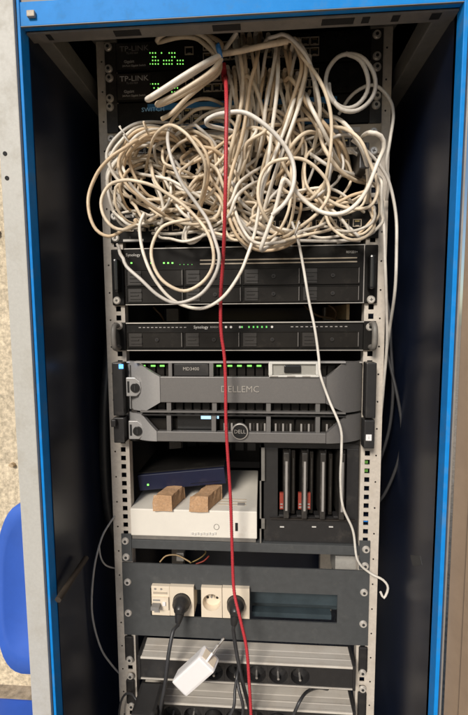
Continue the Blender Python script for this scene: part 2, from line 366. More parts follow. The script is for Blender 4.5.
# sticker and glare patch on right inner wall, rod in place of reflected light left
p = at(416, 562, .05)
def wallpt(px, py, X):
    d = RM @ Vector(((px - 234) / FPX, 1, -(py - 357.5) / FPX)); return CAM + d * ((X - CAM.x) / d.x)
P = [wallpt(x, y, XR - .0066) for x, y in ((410, 555), (420, 556), (422, 565), (413, 566))]
MB().add(P + [q + Vector((.0006, 0, 0)) for q in P], [(0, 1, 2, 3), (4, 5, 6, 7), (0, 1, 5, 4), (1, 2, 6, 5), (2, 3, 7, 6), (3, 0, 4, 7)]).build('sticker', mat('faded_sticker', (.05, .05, .05), .5), cab)
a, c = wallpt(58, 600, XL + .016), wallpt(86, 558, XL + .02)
tag(MB().tube([a, c], .0055, 6).build('lit_patch_rod', 'litpatch'), 'thin rod standing in for a light patch on the dark left inner cabinet wall', 'light patch')  # rod added where a patch of reflected light lies on the wall

# ------------------------------------------------------------------ rack devices
def ears(root, zb_, zt_, m='ear', t=.0025, xin=.221, x0=.2413, Y=0):
    for sx in (-1, 1): MB().box(min(sx * x0, sx * xin), max(sx * x0, sx * xin), Y - t, Y, zb_ + .0006, zt_ - .0006).build('mounting_ear', m, root, bevel=.0005)
# two switches
for i, (yl, yr, nm) in enumerate(((0, 0, 'topmost black rack switch with many green lights above its twin'), (1, 1, 'second black rack switch from the top, under its brighter-lit twin'))):
    z1 = ZT - U * i; z0 = z1 - U
    r = thing('network_switch', nm, 'network switch', (0, 0, z0), 'black rack switches at the top')
    ears(r, z0, z1)
    MB().box(-.2205, .2205, -.003, .22, z0 + .0015, z1 - .0015).build('case', 'black', r, bevel=.0008)
    MB().box(-.2195, -.160, -.0045, -.0031, z0 + .004, z1 - .004).build('label_plate', 'ear', r)
    ypx = (48, 78)[i]
    q = at(134, ypx + .5, -.005); text('TP-LINK', q, .0125, 'printd' if i == 0 else 'print_', r, sx=1.15)
    q = at(132, ypx + 5, -.005); text('TL-SG1024', q, .0045, 'printd', r)
    q = at(129, ypx + 13.5, -.005); text('Gigabit', q, .0065, 'print_', r)
    q = at(134, ypx + 17.5, -.005); text('24-Port Gigabit Switch', q, .0046, 'print_', r)
    if i == 0: rows_ = [(53, [0, 1, 2, 4.2, 7, 8, 9]), (57, [1, 2, 8, 9]), (60.5, [1, 2, 3, 5, 6, 7, 8, 10, 11, 12]), (64, [0, 1, 2, 3, 5, 6, 7, 8, 10, 11, 12])]
    else: rows_ = [(84, [0, 1, 2, 3]), (88, [1.5, 3, 9, 10]), (92, [8, 9]), (95, [13, 14])]
    for y, cs in rows_:
        for c in cs: inst('indicator_light', led_me, at(150 + c * 2.75, y, -.003), r)
    zc = (z0 + z1) / 2
    MB().box(-.075, .185, -.0042, -.0031, z0 + .004, z1 - .004).build('port_block', 'gloss', r)
    inst('console_port', portframe_me, (-.078 - .012, -.0031, zc + .004), r)
    for k in range(12):
        for zz in (-.0085, .0085): port(r, (-.058 + k * .0158 + (.01 if k >= 6 else 0), -.0043, zc + zz), dark=False)
    for k in range(11): MB().box(.19 + (k % 6) * .004 - .002, .192 + (k % 6) * .004 - .002, -.0040, -.003, z0 + .01 + .006 * (k // 6), z0 + .013 + .006 * (k // 6)).build('vent_slot', 'dark', r) if i == 0 else None
    for k in range(16):
        p = (.145 + (k % 8) * .004, z0 + .02 + .006 * (k // 8))
screws([o for o in COL.objects if o.name == 'network_switch'][0], [(108, 47, -.0025), (108.6, 69, -.0025), (377, 34.5, -.0025), (377, 56, -.0025)])
screws([o for o in COL.objects if o.name == 'network_switch.001'][0], [(109.5, 78, -.0025), (110, 98.5, -.0025), (377, 67, -.0025), (377, 96, -.0025)])
# blue labelled switch
z1 = ZT - U * 2; z0 = z1 - U
r = thing('network_switch', 'black rack switch with blue stripe and pale blue lettering, third from the top', 'network switch', (0, 0, z0))
ears(r, z0, z1); MB().box(-.2205, .2205, -.003, .22, z0 + .0015, z1 - .0015).build('case', 'black', r, bevel=.0008)
MB().box(-.166, .165, -.0042, -.0031, z1 - .016, z1 - .005).build('blue_stripe', 'bluelab', r)
MB().box(-.120, .165, -.0042, -.0031, z0 + .002, z0 + .009).build('blue_stripe', 'bluelab', r)
text('SWITCH', at(153, 109.5, -.0046), .010, 'bluelite', r, sx=1.1)
for k in range(16):
    for zz in (z1 - .0215, z0 + .0155): port(r, (-.112 + k * .0165, -.0031, zz), dark=False)
screws(r, [(110, 107, -.0025), (376, 105, -.0025)])
# beige patch panel
z1 = ZT - U * 3; z0 = z1 - U
r = thing('patch_panel', 'dusty beige steel patch panel behind the upper cable tangle', 'patch panel', (0, 0, z0))
MB().box(-.2413, .2413, -.003, .0, z0 + .0008, z1 - .0008).build('face_plate', 'beige', r, bevel=.0006)
MB().box(-.215, .215, .0005, .06, z0 + .004, z1 - .004).build('jack_housing', 'plastic', r)
for k in range(24): port(r, (-.198 + k * .0165 + (k // 6) * .005, -.0031, z0 + .02), dark=True)
for k in range(4): MB().box(-.19 + k * .105, -.11 + k * .105, -.0040, -.0031, z1 - .014, z1 - .006).build('label_strip', 'print_', r)
screws(r, [(111.5, 139, -.003), (112, 155, -.003), (373.5, 132, -.003), (373.5, 151, -.003)], 1)
# lower black patch panel
z1 = zm(211.5, 203.5); z0 = zm(243.5, 238)
r = thing('patch_panel', 'black patch panel with small white label tags under the cable tangle', 'patch panel', (0, 0, z0))
MB().box(-.2413, .2413, -.003, .0, z0, z1).build('face_plate', 'black', r, bevel=.0006)
MB().box(-.215, .215, .0005, .06, z0 + .004, z1 - .004).build('jack_housing', 'plastic', r)
for k in range(20):
    x = -.205 + k * .0215
    port(r, (x, -.0031, (z0 + z1) / 2 - .003), dark=False)
    if k % 2 == 0: MB().box(x - .008, x + .008, -.0040, -.0031, z1 - .0135, z1 - .0085).build('label_tag', 'print_', r)
    text(str(k + 1), (x, -.0035, z0 + .009), .005, 'printd', r, 'port_number')
MB().box(-.218, -.18, -.0040, -.0031, z0 + .002, z0 + .006).build('label_tag', 'print_', r)
screws(r, [(114.5, 216.3, -.003), (115.5, 238, -.003), (372, 209, -.003), (371.7, 230.5, -.003)], 1)
# horizontal dark cable tray between the two patch panels
# ---- storage units with drive bays
def bay(root, x0, x1, z0, z1, Y):
    f = MB()
    for a in ((x0, x1, z1 - .0012, z1), (x0, x1, z0, z0 + .0012), (x0, x0 + .0012, z0 + .0012, z1 - .0012), (x1 - .0012, x1, z0 + .0012, z1 - .0012)): f.box(a[0], a[1], Y - .003, Y, a[2], a[3])
    f.box(x0 + .0012, x1 - .0012, Y - .0015, Y, z0 + .0012, z1 - .0012)
    o = f.build('drive_bay', 'bay', root)
    lx0, lx1 = x0 + .004, x0 + (x1 - x0) * .27; zc = (z0 + z1) / 2; h = (z1 - z0)
    l = MB().box(lx0, lx1, Y - .0028, Y - .0015, z0 + .0025, z1 - .0025)
    for k in range(3): l.box(lx0 + .003, lx1 - .006 * (k % 2), Y - .0045, Y - .0028, zc + (k - 1) * h * .22 - .001, zc + (k - 1) * h * .22 + .001)
    s = l.build('latch', 'bayedge', root); s.parent = o
    s = MB().cyl((x0 + (x1 - x0) * .54, zc), .0035, Y - .0038, Y - .0015, 12).build('lock', 'bayedge', root); s.parent = o
    s = MB().cyl((x0 + (x1 - x0) * .54, zc), .0022, Y - .0042, Y - .0038, 10).build('keyhole', 'dark', root); s.parent = o
    s = MB().box(x1 - .0022, x1 - .0016, Y - .0034, Y - .003, z0 + .002, z1 - .002).build('edge_line', 'printd', root); s.parent = o
z1 = zm(249, 245.8); z0 = zm(304.5, 304.5)
r = thing('storage_unit', 'two-row eight-bay black storage unit with five green lights', 'storage unit', (0, 0, z0))
bx0, bx1 = -.214, .2165; YY = -.012
MB().box(bx0, bx1, YY, .3, z0, z1).build('case', 'black', r, bevel=.0008)
MB().box(bx0, bx1, YY - .0012, YY - .0001, z1 - .0018, z1 - .0003).build('trim_or_highlight', 'silver', r)
MB().box(bx0, bx1, YY - .0012, YY - .0001, z0 + .0003, z0 + .0016).build('trim_or_highlight', 'silver', r)
MB().box(bx1 - .002, bx1 - .0004, YY - .0012, YY - .0001, z0 + .002, z1 - .002).build('trim_or_highlight', 'printd', r)
for y in (259.5, 263.3):
    z = at(280, y - .5, YY).z; MB().box(at(200, y, YY).x, at(357, y, YY).x, YY - .001, YY - .0001, z - .0011, z + .0011).build('vent_line', 'beige', r)
text('Synology', at(133, 255, YY - .001), .0075, 'print_', r); text('RS1221+', at(352, 252, YY - .001), .0055, 'print_', r)
for x in (131.5, 151.5, 164, 168.2, 172.5): inst('indicator_light', led_me, at(x, 263, YY), r).scale = (1.7, 1, 1.7)
for x in (180, 184, 188, 192): inst('indicator_light', ledd_me, at(x, 264.5, YY), r).scale = (.6, 1, .6)
cx = [at(x, 285, YY).x for x in (126, 184, 242, 300.5, 360)]
zrow = [(zm(285.5, 284.8, YY), zm(269, 267.3, YY)), (zm(302.3, 302, YY), zm(286.7, 286, YY))]
for a in range(4):
    for (q0, q1) in zrow: bay(r, cx[a] + .001, cx[a + 1] - .001, q0, q1, YY)
for sx in (-1, 1):
    xs = sorted((sx * .2185, sx * .2413)); e = MB().prism([(xs[0], z0), (xs[1], z0), (xs[1], z1), (xs[0], z1)], -.006, 0).build('mounting_ear', 'black', r, bevel=.0025)
    h = MB().box(min(sx * .222, sx * .232), max(sx * .222, sx * .232), -.028, -.006, z0 + .024, z1 - .020).build('handle', 'gloss', r, bevel=.004); h.parent = e
screws(r, [(117, 300.5, -.006), (371, 299.5, -.006)], 1)
z1 = zm(322.5, 321); z0 = zm(350.5, 350)
r = thing('storage_unit', 'single-row four-bay black storage unit with silver top lip', 'storage unit', (0, 0, z0))
MB().box(bx0, bx1, YY, .3, z0, z1).build('case', 'black', r, bevel=.0008)
MB().box(bx0, bx1, YY - .0035, YY - .0001, z1 - .0022, z1 - .0002).build('top_lip', 'silver', r)
MB().box(bx0, bx1, YY - .0015, YY - .0001, z0 + .0002, z0 + .0016).build('trim_or_highlight', 'silver', r)
zs = zm(327.5, 326.5, YY)
for k in range(12):
    for x0_, st in ((140, 4.1), (292, 4.9)):
        p = at(x0_ + k * st, 327.5, YY); MB().box(p.x - .0022, p.x + .0022, YY - .001, YY - .0001, zs - .0008, zs + .0008).build('vent_slot', 'printd', r)
text('Synology', (at(201, 328, YY).x, YY - .001, zs), .0075, 'print_', r); text('RS422+', (at(214.5, 328, YY).x, YY - .001, zs), .005, 'printd', r)
for x in (242, 249, 253.5, 257.5, 262, 266.5): inst('indicator_light', ledd_me, (at(x, 327, YY).x, YY, zs), r).scale = (1.2, 1, 1.7)
for x in (226, 231, 240, 272): MB().cyl((at(x, 327, YY).x, zs), .0022, YY - .001, YY - .0001, 10).build('button', 'print_', r)
cx = [at(x, 340, YY).x for x in (127, 183.5, 240.5, 299.5, 359.5)]
for a in range(4): bay(r, cx[a] + .001, cx[a + 1] - .001, zm(347.5, 347.5, YY), zm(331.5, 331.5, YY), YY)
for sx in (-1, 1):
    e = MB().box(min(sx * .2185, sx * .2413), max(sx * .2185, sx * .2413), -.005, 0, z0, z1).build('mounting_ear', 'black', r, bevel=.002)
    h = MB().tube(catmull([(sx * .232, 0, z1 - .006), (sx * .232, -.026, z1 - .007), (sx * .232, -.032, (z0 + z1) / 2), (sx * .232, -.026, z0 + .007), (sx * .232, 0, z0 + .006)], .004), .0052).build('handle', 'flange', r); h.parent = e
screws(r, [(119, 326, -.005), (370, 327, -.005)])

for k, (pp, lb) in enumerate((([(322, 300, .10), (330, 306, .08), (336, 312, .08), (334, 322, .10)], 'brown lead curling in the dark gap between the storage units'),
        ([(150, 298, .12), (154, 308, .09), (160, 314, .09), (166, 324, .12)], 'faint dark lead in the left of the gap between the storage units'),
        ([(300, 300, .12), (308, 309, .08), (318, 316, .08), (330, 318, .09), (346, 324, .12)], 'brown lead sagging in the gap between the storage units'),
        ([(160, 452, .20), (170, 456, .18), (186, 452, .18), (200, 458, .20)], 'dim lead behind the navy device under the servers'))):
    tag(MB().tube(catmull([at(*q) for q in pp]), .0022, 6).build('loose_cable', 'brownlead'), lb, 'cable')
tag(MB().box(at(346.5, 310, .04).x, at(349.5, 310, .04).x, .04, .30, zm(321, 320), zm(305, 304) + .004).build('side_bracket', 'wood'), 'brown side bracket at the right of the gap between storage units', 'bracket')
# ---- servers with sculpted bezels
YB = -.034
def lockpiece(r, px_, py_, Y):
    p = at(px_, py_, Y)
    pts = [(p.x - .013, p.z + .018), (p.x + .004, p.z + .018), (p.x + .013, p.z + .010), (p.x + .015, p.z), (p.x + .013, p.z - .010), (p.x + .006, p.z - .017), (p.x - .013, p.z - .017)]
    l = MB().prism(pts, Y - .003, Y + .006).build('lock_surround', 'bezel_hi', r, bevel=.0015)
    for o in (MB().cyl((p.x + .004, p.z - .001), .0082, Y - .0062, Y - .003, 20, .009).build('lock_knob', 'gloss', r), MB().box(p.x - .0105, p.x - .0068, Y - .0037, Y - .003, p.z - .010, p.z + .011).build('lock_slot', 'dark', r),
              MB().box(p.x + .0034, p.x + .0046, Y - .0066, Y - .0062, p.z - .006, p.z + .004).build('key_slit', 'slot', r)): o.parent = l
def sidebezel(root, xo, xi, z0, z1, poly, m, name='bezel_end'):
    """sloping end block: outer edge set back, inner edge forward; poly = inner outline (x,z)"""
    return None
x_l, x_r = -.2425, .2425
z1 = zm(360.5, 362); z0 = zm(412.5, 416)
r = thing('rack_server', 'two-unit grey server with DELL EMC lettering and round side lock', 'server', (0, 0, z0))
MB().box(-.217, .217, -.002, .45, z0 + .001, z1 - .001).build('case', 'black', r)
MB().box(-.217, .217, -.010, -.0021, z1 - .0022, z1 + .0006).build('top_edge', 'silver', r)
zb1, zb0 = zm(376, 378, YB), zm(402.5, 403.5, YB)          # middle band
xa = at(125, 385, YB + .01).x; xbL = at(160, 385, YB).x; xbR = at(326, 390, YB).x; xr_ = at(364, 390, YB + .01).x
Z1, Z0 = zm(361.5, 364, YB), zm(411.5, 414.5, YB)
MB().box(xbL, xbR, YB, YB + .012, zb0, zb1).build('bezel_band', 'bezel', r, bevel=.0012)
def endblock(root, xo, yo, xi, zo0, zo1, top, bot, m, nm='bezel_end'):
    tx, ty, bx, by = top[0], top[1], bot[0], bot[1]
    N = 14; F = []; clampf = lambda v: max(0, min(1, v))
    for i in range(N + 1):
        t = i / N; x = xo + (xi - xo) * t; y = yo + (YB - yo) * math.sin(t * math.pi / 2) ** .8
        zt_ = zo1 + (ty - zo1) * clampf((x - tx) / (xi - tx)); zb_ = zo0 + (by - zo0) * clampf((x - bx) / (xi - bx))
        F += [(x, y, zb_), (x, y, zt_), (x, y + .011, zt_), (x, y + .011, zb_)]
    q = [(i * 4 + 0, i * 4 + 1, i * 4 + 5, i * 4 + 4) for i in range(N)]
    b = MB(); b.add([F[i * 4 + j] for i in range(N + 1) for j in (0, 1)], [(i * 2, i * 2 + 1, i * 2 + 3, i * 2 + 2) for i in range(N)], True)
    b.add(F, [(i * 4 + j, i * 4 + (j + 1) % 4, i * 4 + 4 + (j + 1) % 4, i * 4 + 4 + j) for i in range(N) for j in (1, 2, 3)] + [(0, 1, 2, 3), (N * 4 + 3, N * 4 + 2, N * 4 + 1, N * 4)])
    return b.build(nm, m, root)
endblock(r, xa, -.004, xbL - .0004, Z0, Z1, (at(134, 362, YB).x, zb1), (at(144, 411, YB).x, zb0), 'bezel_hi')  # left end in the lighter copy, its catch of light put into the colour
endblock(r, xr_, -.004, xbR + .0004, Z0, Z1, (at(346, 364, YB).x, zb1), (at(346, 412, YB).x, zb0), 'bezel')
for (a, c) in ((at(113.5, 387, -.02).x, at(124, 387, -.02).x), (at(365.2, 390, -.02).x, at(375.5, 390, -.02).x)):
    MB().box(a, c, -.026, 0, z0 + .0008, z1).build('mounting_ear', 'plastic', r, bevel=.002)
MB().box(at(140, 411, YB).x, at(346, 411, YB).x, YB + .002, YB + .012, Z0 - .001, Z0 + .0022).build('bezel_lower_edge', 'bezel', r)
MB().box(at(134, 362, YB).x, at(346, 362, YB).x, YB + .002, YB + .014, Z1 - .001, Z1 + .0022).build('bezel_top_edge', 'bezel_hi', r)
lockpiece(r, 133.5, 387, -.0245)
text('DELLEMC', at(240, 389.5, YB - .0012), .0165, 'silver', r, sx=1.0)
# behind the bezel: bays
YD = -.012
for k in range(24):
    x = at(134 + k * 9, 370, YD).x; MB().box(x - .0078, x + .0062, YD, -.0021, z0 + .003, z1 - .006).build('drive_carrier', 'bay', r, bevel=.001)
    MB().box(x - .0055, x + .004, YD - .002, YD, z0 + .005, z0 + .012).build('carrier_grip', 'bayedge', r)
MB().box(at(168, 362, YB).x, at(171.5, 362, YB).x, YB + .002, YB + .016, zb1 + .0002, Z1 - .0012).build('bezel_strut', 'bezel', r)
MB().box(at(209, 362, YB).x, at(213, 362, YB).x, YB + .002, YB + .016, zb1 + .0002, Z1 - .0012).build('bezel_strut', 'bezel', r)
MB().box(at(173, 362, YB).x, at(208, 362, YB).x, YB + .006, YB + .014, zb1 + .001, Z1 - .003).build('name_plate', 'plastic', r, bevel=.001)
text('MD3400', at(191, 369, YB + .0055), .0085, 'silver', r, 'plate_lettering')
for x in (143.5, 153.5, 162.5, 219, 230, 239.5, 249.5, 259):
    p = at(x, 365.5, YD); MB().box(p.x - .0042, p.x + .0042, YD - .003, YD - .0021, p.z - .0018, p.z + .0012).build('indicator_light', 'green', r)
b = MB()
xq0, xq1 = at(269, 370, YB).x, at(319, 370, YB).x; q0, q1 = at(290, 377, YB).z, at(290, 361.5, YB).z
for a in ((xq0, xq1, q1 - .004, q1), (xq0, xq1, q0, q0 + .004), (xq0, xq0 + .006, q0 + .004, q1 - .004), (xq1 - .006, xq1, q0 + .004, q1 - .004)): b.box(a[0], a[1], YB - .004, YB + .006, a[2], a[3])
cl = b.build('clear_bracket', 'clear', r, bevel=.0012)
s = MB().box(xq0 + .0061, xq1 - .0061, YB + .001, YB + .002, q0 + .0041, q1 - .0041).build('clear_pane', 'pane', r); s.parent = cl
s = MB().box(at(284, 368, YB).x, at(301, 368, YB).x, YB - .0035, YB + .0009, q0 + .0075, q1 - .0065).build('bracket_clip', 'gloss', r, bevel=.002); s.parent = cl
for k, x in enumerate((270, 287, 302)):
    s = MB().box(at(x, 376, YB).x, at(x + 8, 376, YB).x, YB - .0048, YB - .004, q0 + .001, q0 + .003).build('bracket_mark', 'silver', r); s.parent = cl
MB().box(at(212, 408, YB).x, at(216.5, 408, YB).x, YB + .003, YB + .014, Z0 + .0023, zb0 - .0002).build('bezel_strut', 'bezel', r)
for x in (168.5, 268.5, 318): MB().box(at(x - 2.2, 408, YB).x, at(x + 2.2, 408, YB).x, YB + .003, YB + .014, Z0 + .0023, zb0 - .0002).build('bezel_strut', 'bezel', r)
p = at(121, 366.5, -.027); MB().box(p.x - .004, p.x + .004, -.0275, -.0262, p.z - .004, p.z + .004).build('indicator_light', 'cyan', r)

z1 = zm(413.5, 417); z0 = zm(441.5, 444)
r = thing('rack_server', 'one-unit grey server with a round DELL badge and blue screen', 'server', (0, 0, z0))
MB().box(-.217, .217, -.002, .45, z0 + .001, z1 - .001).build('case', 'black', r)
zb1, zb0 = zm(430.5, 434.5, YB), zm(441, 444, YB)
Z1, Z0 = zm(414, 418.5, YB), zb0
xbL = at(157, 435, YB).x; xbR = at(326, 438, YB).x; xa = at(126, 430, YB + .01).x; xr_ = at(363, 432, YB + .01).x
MB().box(xbL, xbR, YB, YB + .012, zb0, zb1).build('bezel_band', 'bezel', r, bevel=.0012)
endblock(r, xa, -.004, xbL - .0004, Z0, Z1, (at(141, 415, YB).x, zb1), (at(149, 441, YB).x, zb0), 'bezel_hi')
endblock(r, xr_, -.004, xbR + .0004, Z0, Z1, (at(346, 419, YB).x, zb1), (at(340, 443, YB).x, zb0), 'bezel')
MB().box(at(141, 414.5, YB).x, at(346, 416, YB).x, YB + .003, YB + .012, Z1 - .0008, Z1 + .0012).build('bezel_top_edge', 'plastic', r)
for (a, c, y) in ((at(114.5, 427, -.02).x, at(125.3, 427, -.02).x, .004), (at(363.5, 430, -.02).x, at(374, 430, -.02).x, 0)):
    MB().box(a, c, -.026, 0, z0 + y, z1 - .0008).build('mounting_ear', 'plastic', r, bevel=.002)
p = at(113.8, 422, -.028); MB().box(p.x - .003, p.x + .006, -.036, -.026, p.z - .008, p.z + .006).build('release_button', 'plastic', r, bevel=.002)
p = at(368.6, 437.5, -.026); MB().box(p.x - .005, p.x + .005, -.0272, -.0261, p.z - .0055, p.z + .0055).build('sticker', 'white', r)
text('i', (p.x, -.0274, p.z), .008, 'printd', r, 'sticker_mark')
lockpiece(r, 136, 430, -.0245)
for k in range(8):
    x0_, x1_ = at(143 + k * 25.5, 424, YD).x, at(166.5 + k * 25.5, 424, YD).x
    MB().box(x0_, x1_, YD, -.0021, z0 + .003, z1 - .004).build('drive_carrier', 'bay', r, bevel=.001)
    if k >= 3:
        for j in range(5): MB().box(x0_ + .008 + j * .0068, x0_ + .011 + j * .0068, YD - .002, YD, z1 - .026, z1 - .012).build('carrier_slot', 'bayedge' if j % 2 else 'printd', r)
        MB().box(x0_ + .004, x1_ - .003, YD - .0036, YD - .0022, z1 - .029, z1 - .027).build('carrier_edge', 'printd', r)
for x in (168.5, 213.5, 268.5, 318): MB().box(at(x - 2.2, 424, YB).x, at(x + 2.2, 424, YB).x, YB + .003, YB + .014, zb1 + .0002, Z1 - .0009).build('bezel_strut', 'bezel', r)
a, c = at(201, 414.5, YD - .004), at(211, 419, YD - .004)
MB().box(at(178, 420, YD).x, at(212, 420, YD).x, YD - .004, YD - .0021, a.z - .03, a.z + .002).build('screen_surround', 'gloss', r)
MB().box(a.x, c.x, YD - .0048, YD - .0041, c.z, a.z).build('blue_screen', 'lcd', r)
p = at(218, 417, YD - .003); MB().box(p.x - .0015, p.x + .0015, YD - .004, YD - .002, p.z - .003, p.z + .003).build('indicator_light', 'lcd', r)
p = at(240, 431, YB)
bd = MB().cyl((p.x, p.z), .0150, YB - .005, YB + .003, 32).build('badge', 'silver', r, bevel=.001)
s = MB().cyl((p.x, p.z), .0128, YB - .0056, YB - .005, 32).build('badge_face', 'gloss', r); s.parent = bd
t = text('DELL', (p.x, YB - .0058, p.z), .0095, 'silver', r, 'badge_lettering'); t.parent = bd

# ---- drive cage standing on the shelf (right)
SHZ = zm(539, 545)                                    # shelf top
x0_, x1_ = at(264, 480, 0).x, at(359, 480, 0).x
zt_ = at(300, 445, 0).z; zb_ = at(310, 534, 0).z
r = thing('drive_cage', 'black cage of upright drive trays with red labels on the shelf', 'drive cage', ((x0_ + x1_) / 2, 0, SHZ))
fz1, fz0 = at(300, 449, 0).z, at(300, 518, 0).z
f = MB(); f.box(x0_, x1_, .004, .012, zt_ - .0 - .008, zt_ + .012); f.box(x0_, x1_, .004, .012, SHZ + .001, fz0)
f.box(x0_, at(278, 480).x, .004, .012, fz0, fz1); f.box(at(347, 480).x, x1_, .004, .012, fz0, fz1)
f.box(x0_, x0_ + .003, .012, .3, SHZ + .001, zt_ + .012); f.box(x1_ - .003, x1_, .012, .3, SHZ + .001, zt_ + .012)
f.box(x0_ + .003, x1_ - .003, .2, .3, SHZ + .001, zt_ + .012)
f.build('frame', 'plastic', r, bevel=.001)
for k, x in enumerate((286, 304, 322, 341)):
    a = at(x, 480, 0).x
    t = MB().box(a - .005, a + .005, -.012, .15, fz0 + .004, fz1 - .004).build('drive_tray', 'ear', r, bevel=.0015)
    for o in (MB().box(a - .013, a + .007, -.001, .02, fz0 + .001, fz0 + .006).build('tray_catch', 'plastic', r, bevel=.001),
              MB().box(a - .002, a + .002, -.0135, -.0121, fz0 + .02, fz1 - .02).build('tray_rib', 'printd', r),
              MB().box(a + .0055, a + .009, .010, .15, fz0 + .004, fz1 - .004).build('tray_side', 'gloss', r)): o.parent = t
for k, x in enumerate((293.5, 312, 331, 349)):
    a = at(x, 480, 0).x; t = MB().box(a - .0035, a + .0035, .006 + .004 * (k % 2), .15, fz0 + .005, fz1 - .005 - .003 * k).build('drive_tray', 'bay', r, bevel=.001)
    q = MB().box(a - .0008, a + .0008, .0045 + .004 * (k % 2), .0059 + .004 * (k % 2), fz0 + .012, fz1 - .020).build('tray_rib', 'ear', r); q.parent = t
for x, y in ((283 - 1.5, 501), (301 - 1.0, 501), (308.5, 501)):
    p = at(x, y, -.001); q = MB().box(p.x - .0035, p.x + .0035, -.002, .004, p.z - .016, p.z + .016).build('red_label', 'redp', r)
    for j in range(2): s = MB().box(p.x - .0022, p.x + .0022, -.0026, -.0021, p.z - .013 + j * .006, p.z - .0105 + j * .006).build('label_print', 'printd', r); s.parent = q
for x in (282, 314, 331):
    p = at(x, 527, .003); MB().box(p.x - .004, p.x + .004, .0028, .0039, p.z - .001, p.z + .001).build('marking', 'print_', r)
MB().box(at(270, 520).x, at(355, 520).x, -.002, .0039, fz0 - .0035, fz0 - .001).build('lower_ledge', 'bayedge', r)
# divider plate left of the cage
p = at(260.5, 480, -.0)
tag(MB().box(p.x - .0015, p.x + .0015, -.004, .25, SHZ + .001, at(260, 447, 0).z).box(p.x - .0015, p.x + .008, -.004, -.002, at(260, 480, 0).z, at(260, 447, 0).z).box(p.x - .0015, p.x + .008, -.004, -.002, SHZ + .03, SHZ + .05).build('divider_plate', 'flange'), 'upright grey metal divider between white box and drive cage', 'divider')
# ---- shelf
z1 = zm(532, 541); z0 = zm(560.5, 570)
sh = thing('rack_shelf', 'dusty grey metal shelf carrying the white box and drive cage', 'shelf', (0, 0, SHZ))
MB().box(-.2205, .2205, .0, .40, SHZ - .002, SHZ).build('tray', 'panel', sh)
MB().box(-.2205, .2205, -.003, -.0001, zm(549.5, 552.5), SHZ - .0002).build('front_lip', 'panel', sh, bevel=.0008)
ears(sh, z0, z1, 'panel')
screws(sh, [(125.4, 541, -.0025), (126.2, 557, -.0025), (366, 549.5, -.0025), (365, 566, -.0025)])
# things seen in the slot under the shelf
p = at(345, 562, .04)
tag(MB().box(p.x - .021, p.x + .021, .03, .09, p.z - .03, at(345, 556.5, .03).z).build('metal_box', 'galv', bevel=.001), 'small galvanised metal box in the slot under the shelf', 'junction box')
for k, (pp, m, lb) in enumerate((([(160, 562), (166, 556), (176, 555), (183, 558), (190, 562)], 'wood', 'brown wire looping in the slot above the socket panel'),
                                 ([(190, 563), (197, 560), (203, 556), (206, 552), (202, 549), (195, 550)], 'gold', 'yellow wire curling in the slot above the socket panel'),
                                 ([(196, 564), (204, 561), (209, 556)], 'redp', 'short red wire end in the slot above the socket panel'))):
    tag(MB().tube(catmull([at(x, y, .05 + .01 * k) for x, y in pp]), .0016, 6).build('loose_wire', m), lb, 'wire')
p = at(180, 556, .06); tag(MB().box(p.x - .008, p.x + .008, .06, .08, p.z - .012, p.z + .006).build('terminal_block', 'silver', bevel=.001), 'tiny metal terminal block between the loose wires', 'terminal block')

# ---- white box, blocks, navy device
wx0, wx1 = at(130.5, 520, -.006).x, at(257, 520, -.006).x; wz1 = (at(131, 510, -.006).z + at(256, 510.5, -.006).z) / 2; wz0 = SHZ + .010
r = thing('white_box', 'white network recorder box with dusty top under two brick pieces', 'recorder box', ((wx0 + wx1) / 2, -.006, SHZ))
MB().box(wx0, wx1, -.006, .21, wz0, wz1).build('case', 'whitebox', r, bevel=.0018)
MB().box(wx0 + .001, wx1 - .002, -.002, .20, SHZ + .0005, wz0 - .0004).build('base', 'flange', r, bevel=.001)
p = at(236.5, 527, -.0065); MB().box(p.x - .0025, p.x + .0025, -.0072, -.0061, p.z - .008, p.z + .008).build('slot', 'dark', r)
p = at(216.5, 527, -.0065)
lg = MB()
lg.tube([(p.x + .005 * math.cos(a), -.0066, p.z + .0055 * math.sin(a)) for a in [math.pi * 2 * i / 20 for i in range(21)]], .0004, 6); lg.build('ring_logo', 'flange', r)
for k in range(9):
    p = at(192 + k * 2.9, 533.6 + (k % 2) * .5, -.007); MB().box(p.x - .0019, p.x + .0019, -.0078, -.0061, p.z - .002, p.z + .002).build('indicator_light', 'print_', r)
for k in range(3):
    p = at(236 + k * 1.5, 504 - k * 2, 0); MB().box(wx0 + .17, wx0 + .225, .02 + k * .012, .0225 + k * .012, wz1 + .0001, wz1 + .0008).build('vent_slit', 'beige', r)
MB().box(wx0 + .208, wx0 + .222, .018, .030, wz1 + .0002, wz1 + .001).build('top_label', 'printd', r)
for (xa_, xb_, dx, lb) in ((153, 171, .012, 'left of two rough orange brick pieces propping the navy device'), (190, 207.5, .016, 'right of two rough orange brick pieces propping the navy device')):
    a, c = at(xa_, 505, -.012).x, at(xb_, 505, -.012).x; bz = at(160, 496.5, -.012).z
    random.seed(int(xa_)); n = 5; b = MB(); Vv = []
    for j in range(7):
        yy = -.012 + j * .0095; sh_ = dx * j * .22
        for (x, z) in ((a, wz1 + .0005), ((a + c) / 2, wz1 + .0005), (c, wz1 + .0005), (c, (wz1 + bz) / 2), (c - .001, bz), ((a + c) / 2, bz + .001), (a + .002, bz), (a, (wz1 + bz) / 2)):
            jit = lambda s=.0011: random.uniform(-s, s)
            Vv.append((x + sh_ + jit(), yy + jit(), z + (jit() if z > wz1 + .002 else 0)))
    b.add(Vv, [(i * 8 + k, i * 8 + (k + 1) % 8, (i + 1) * 8 + (k + 1) % 8, (i + 1) * 8 + k) for i in range(6) for k in range(8)] + [list(range(8)), list(range(55, 47, -1))])
    tag(b.build('brick_piece', 'cork', bevel=.0012), lb, 'brick', 'brick pieces on the white box')
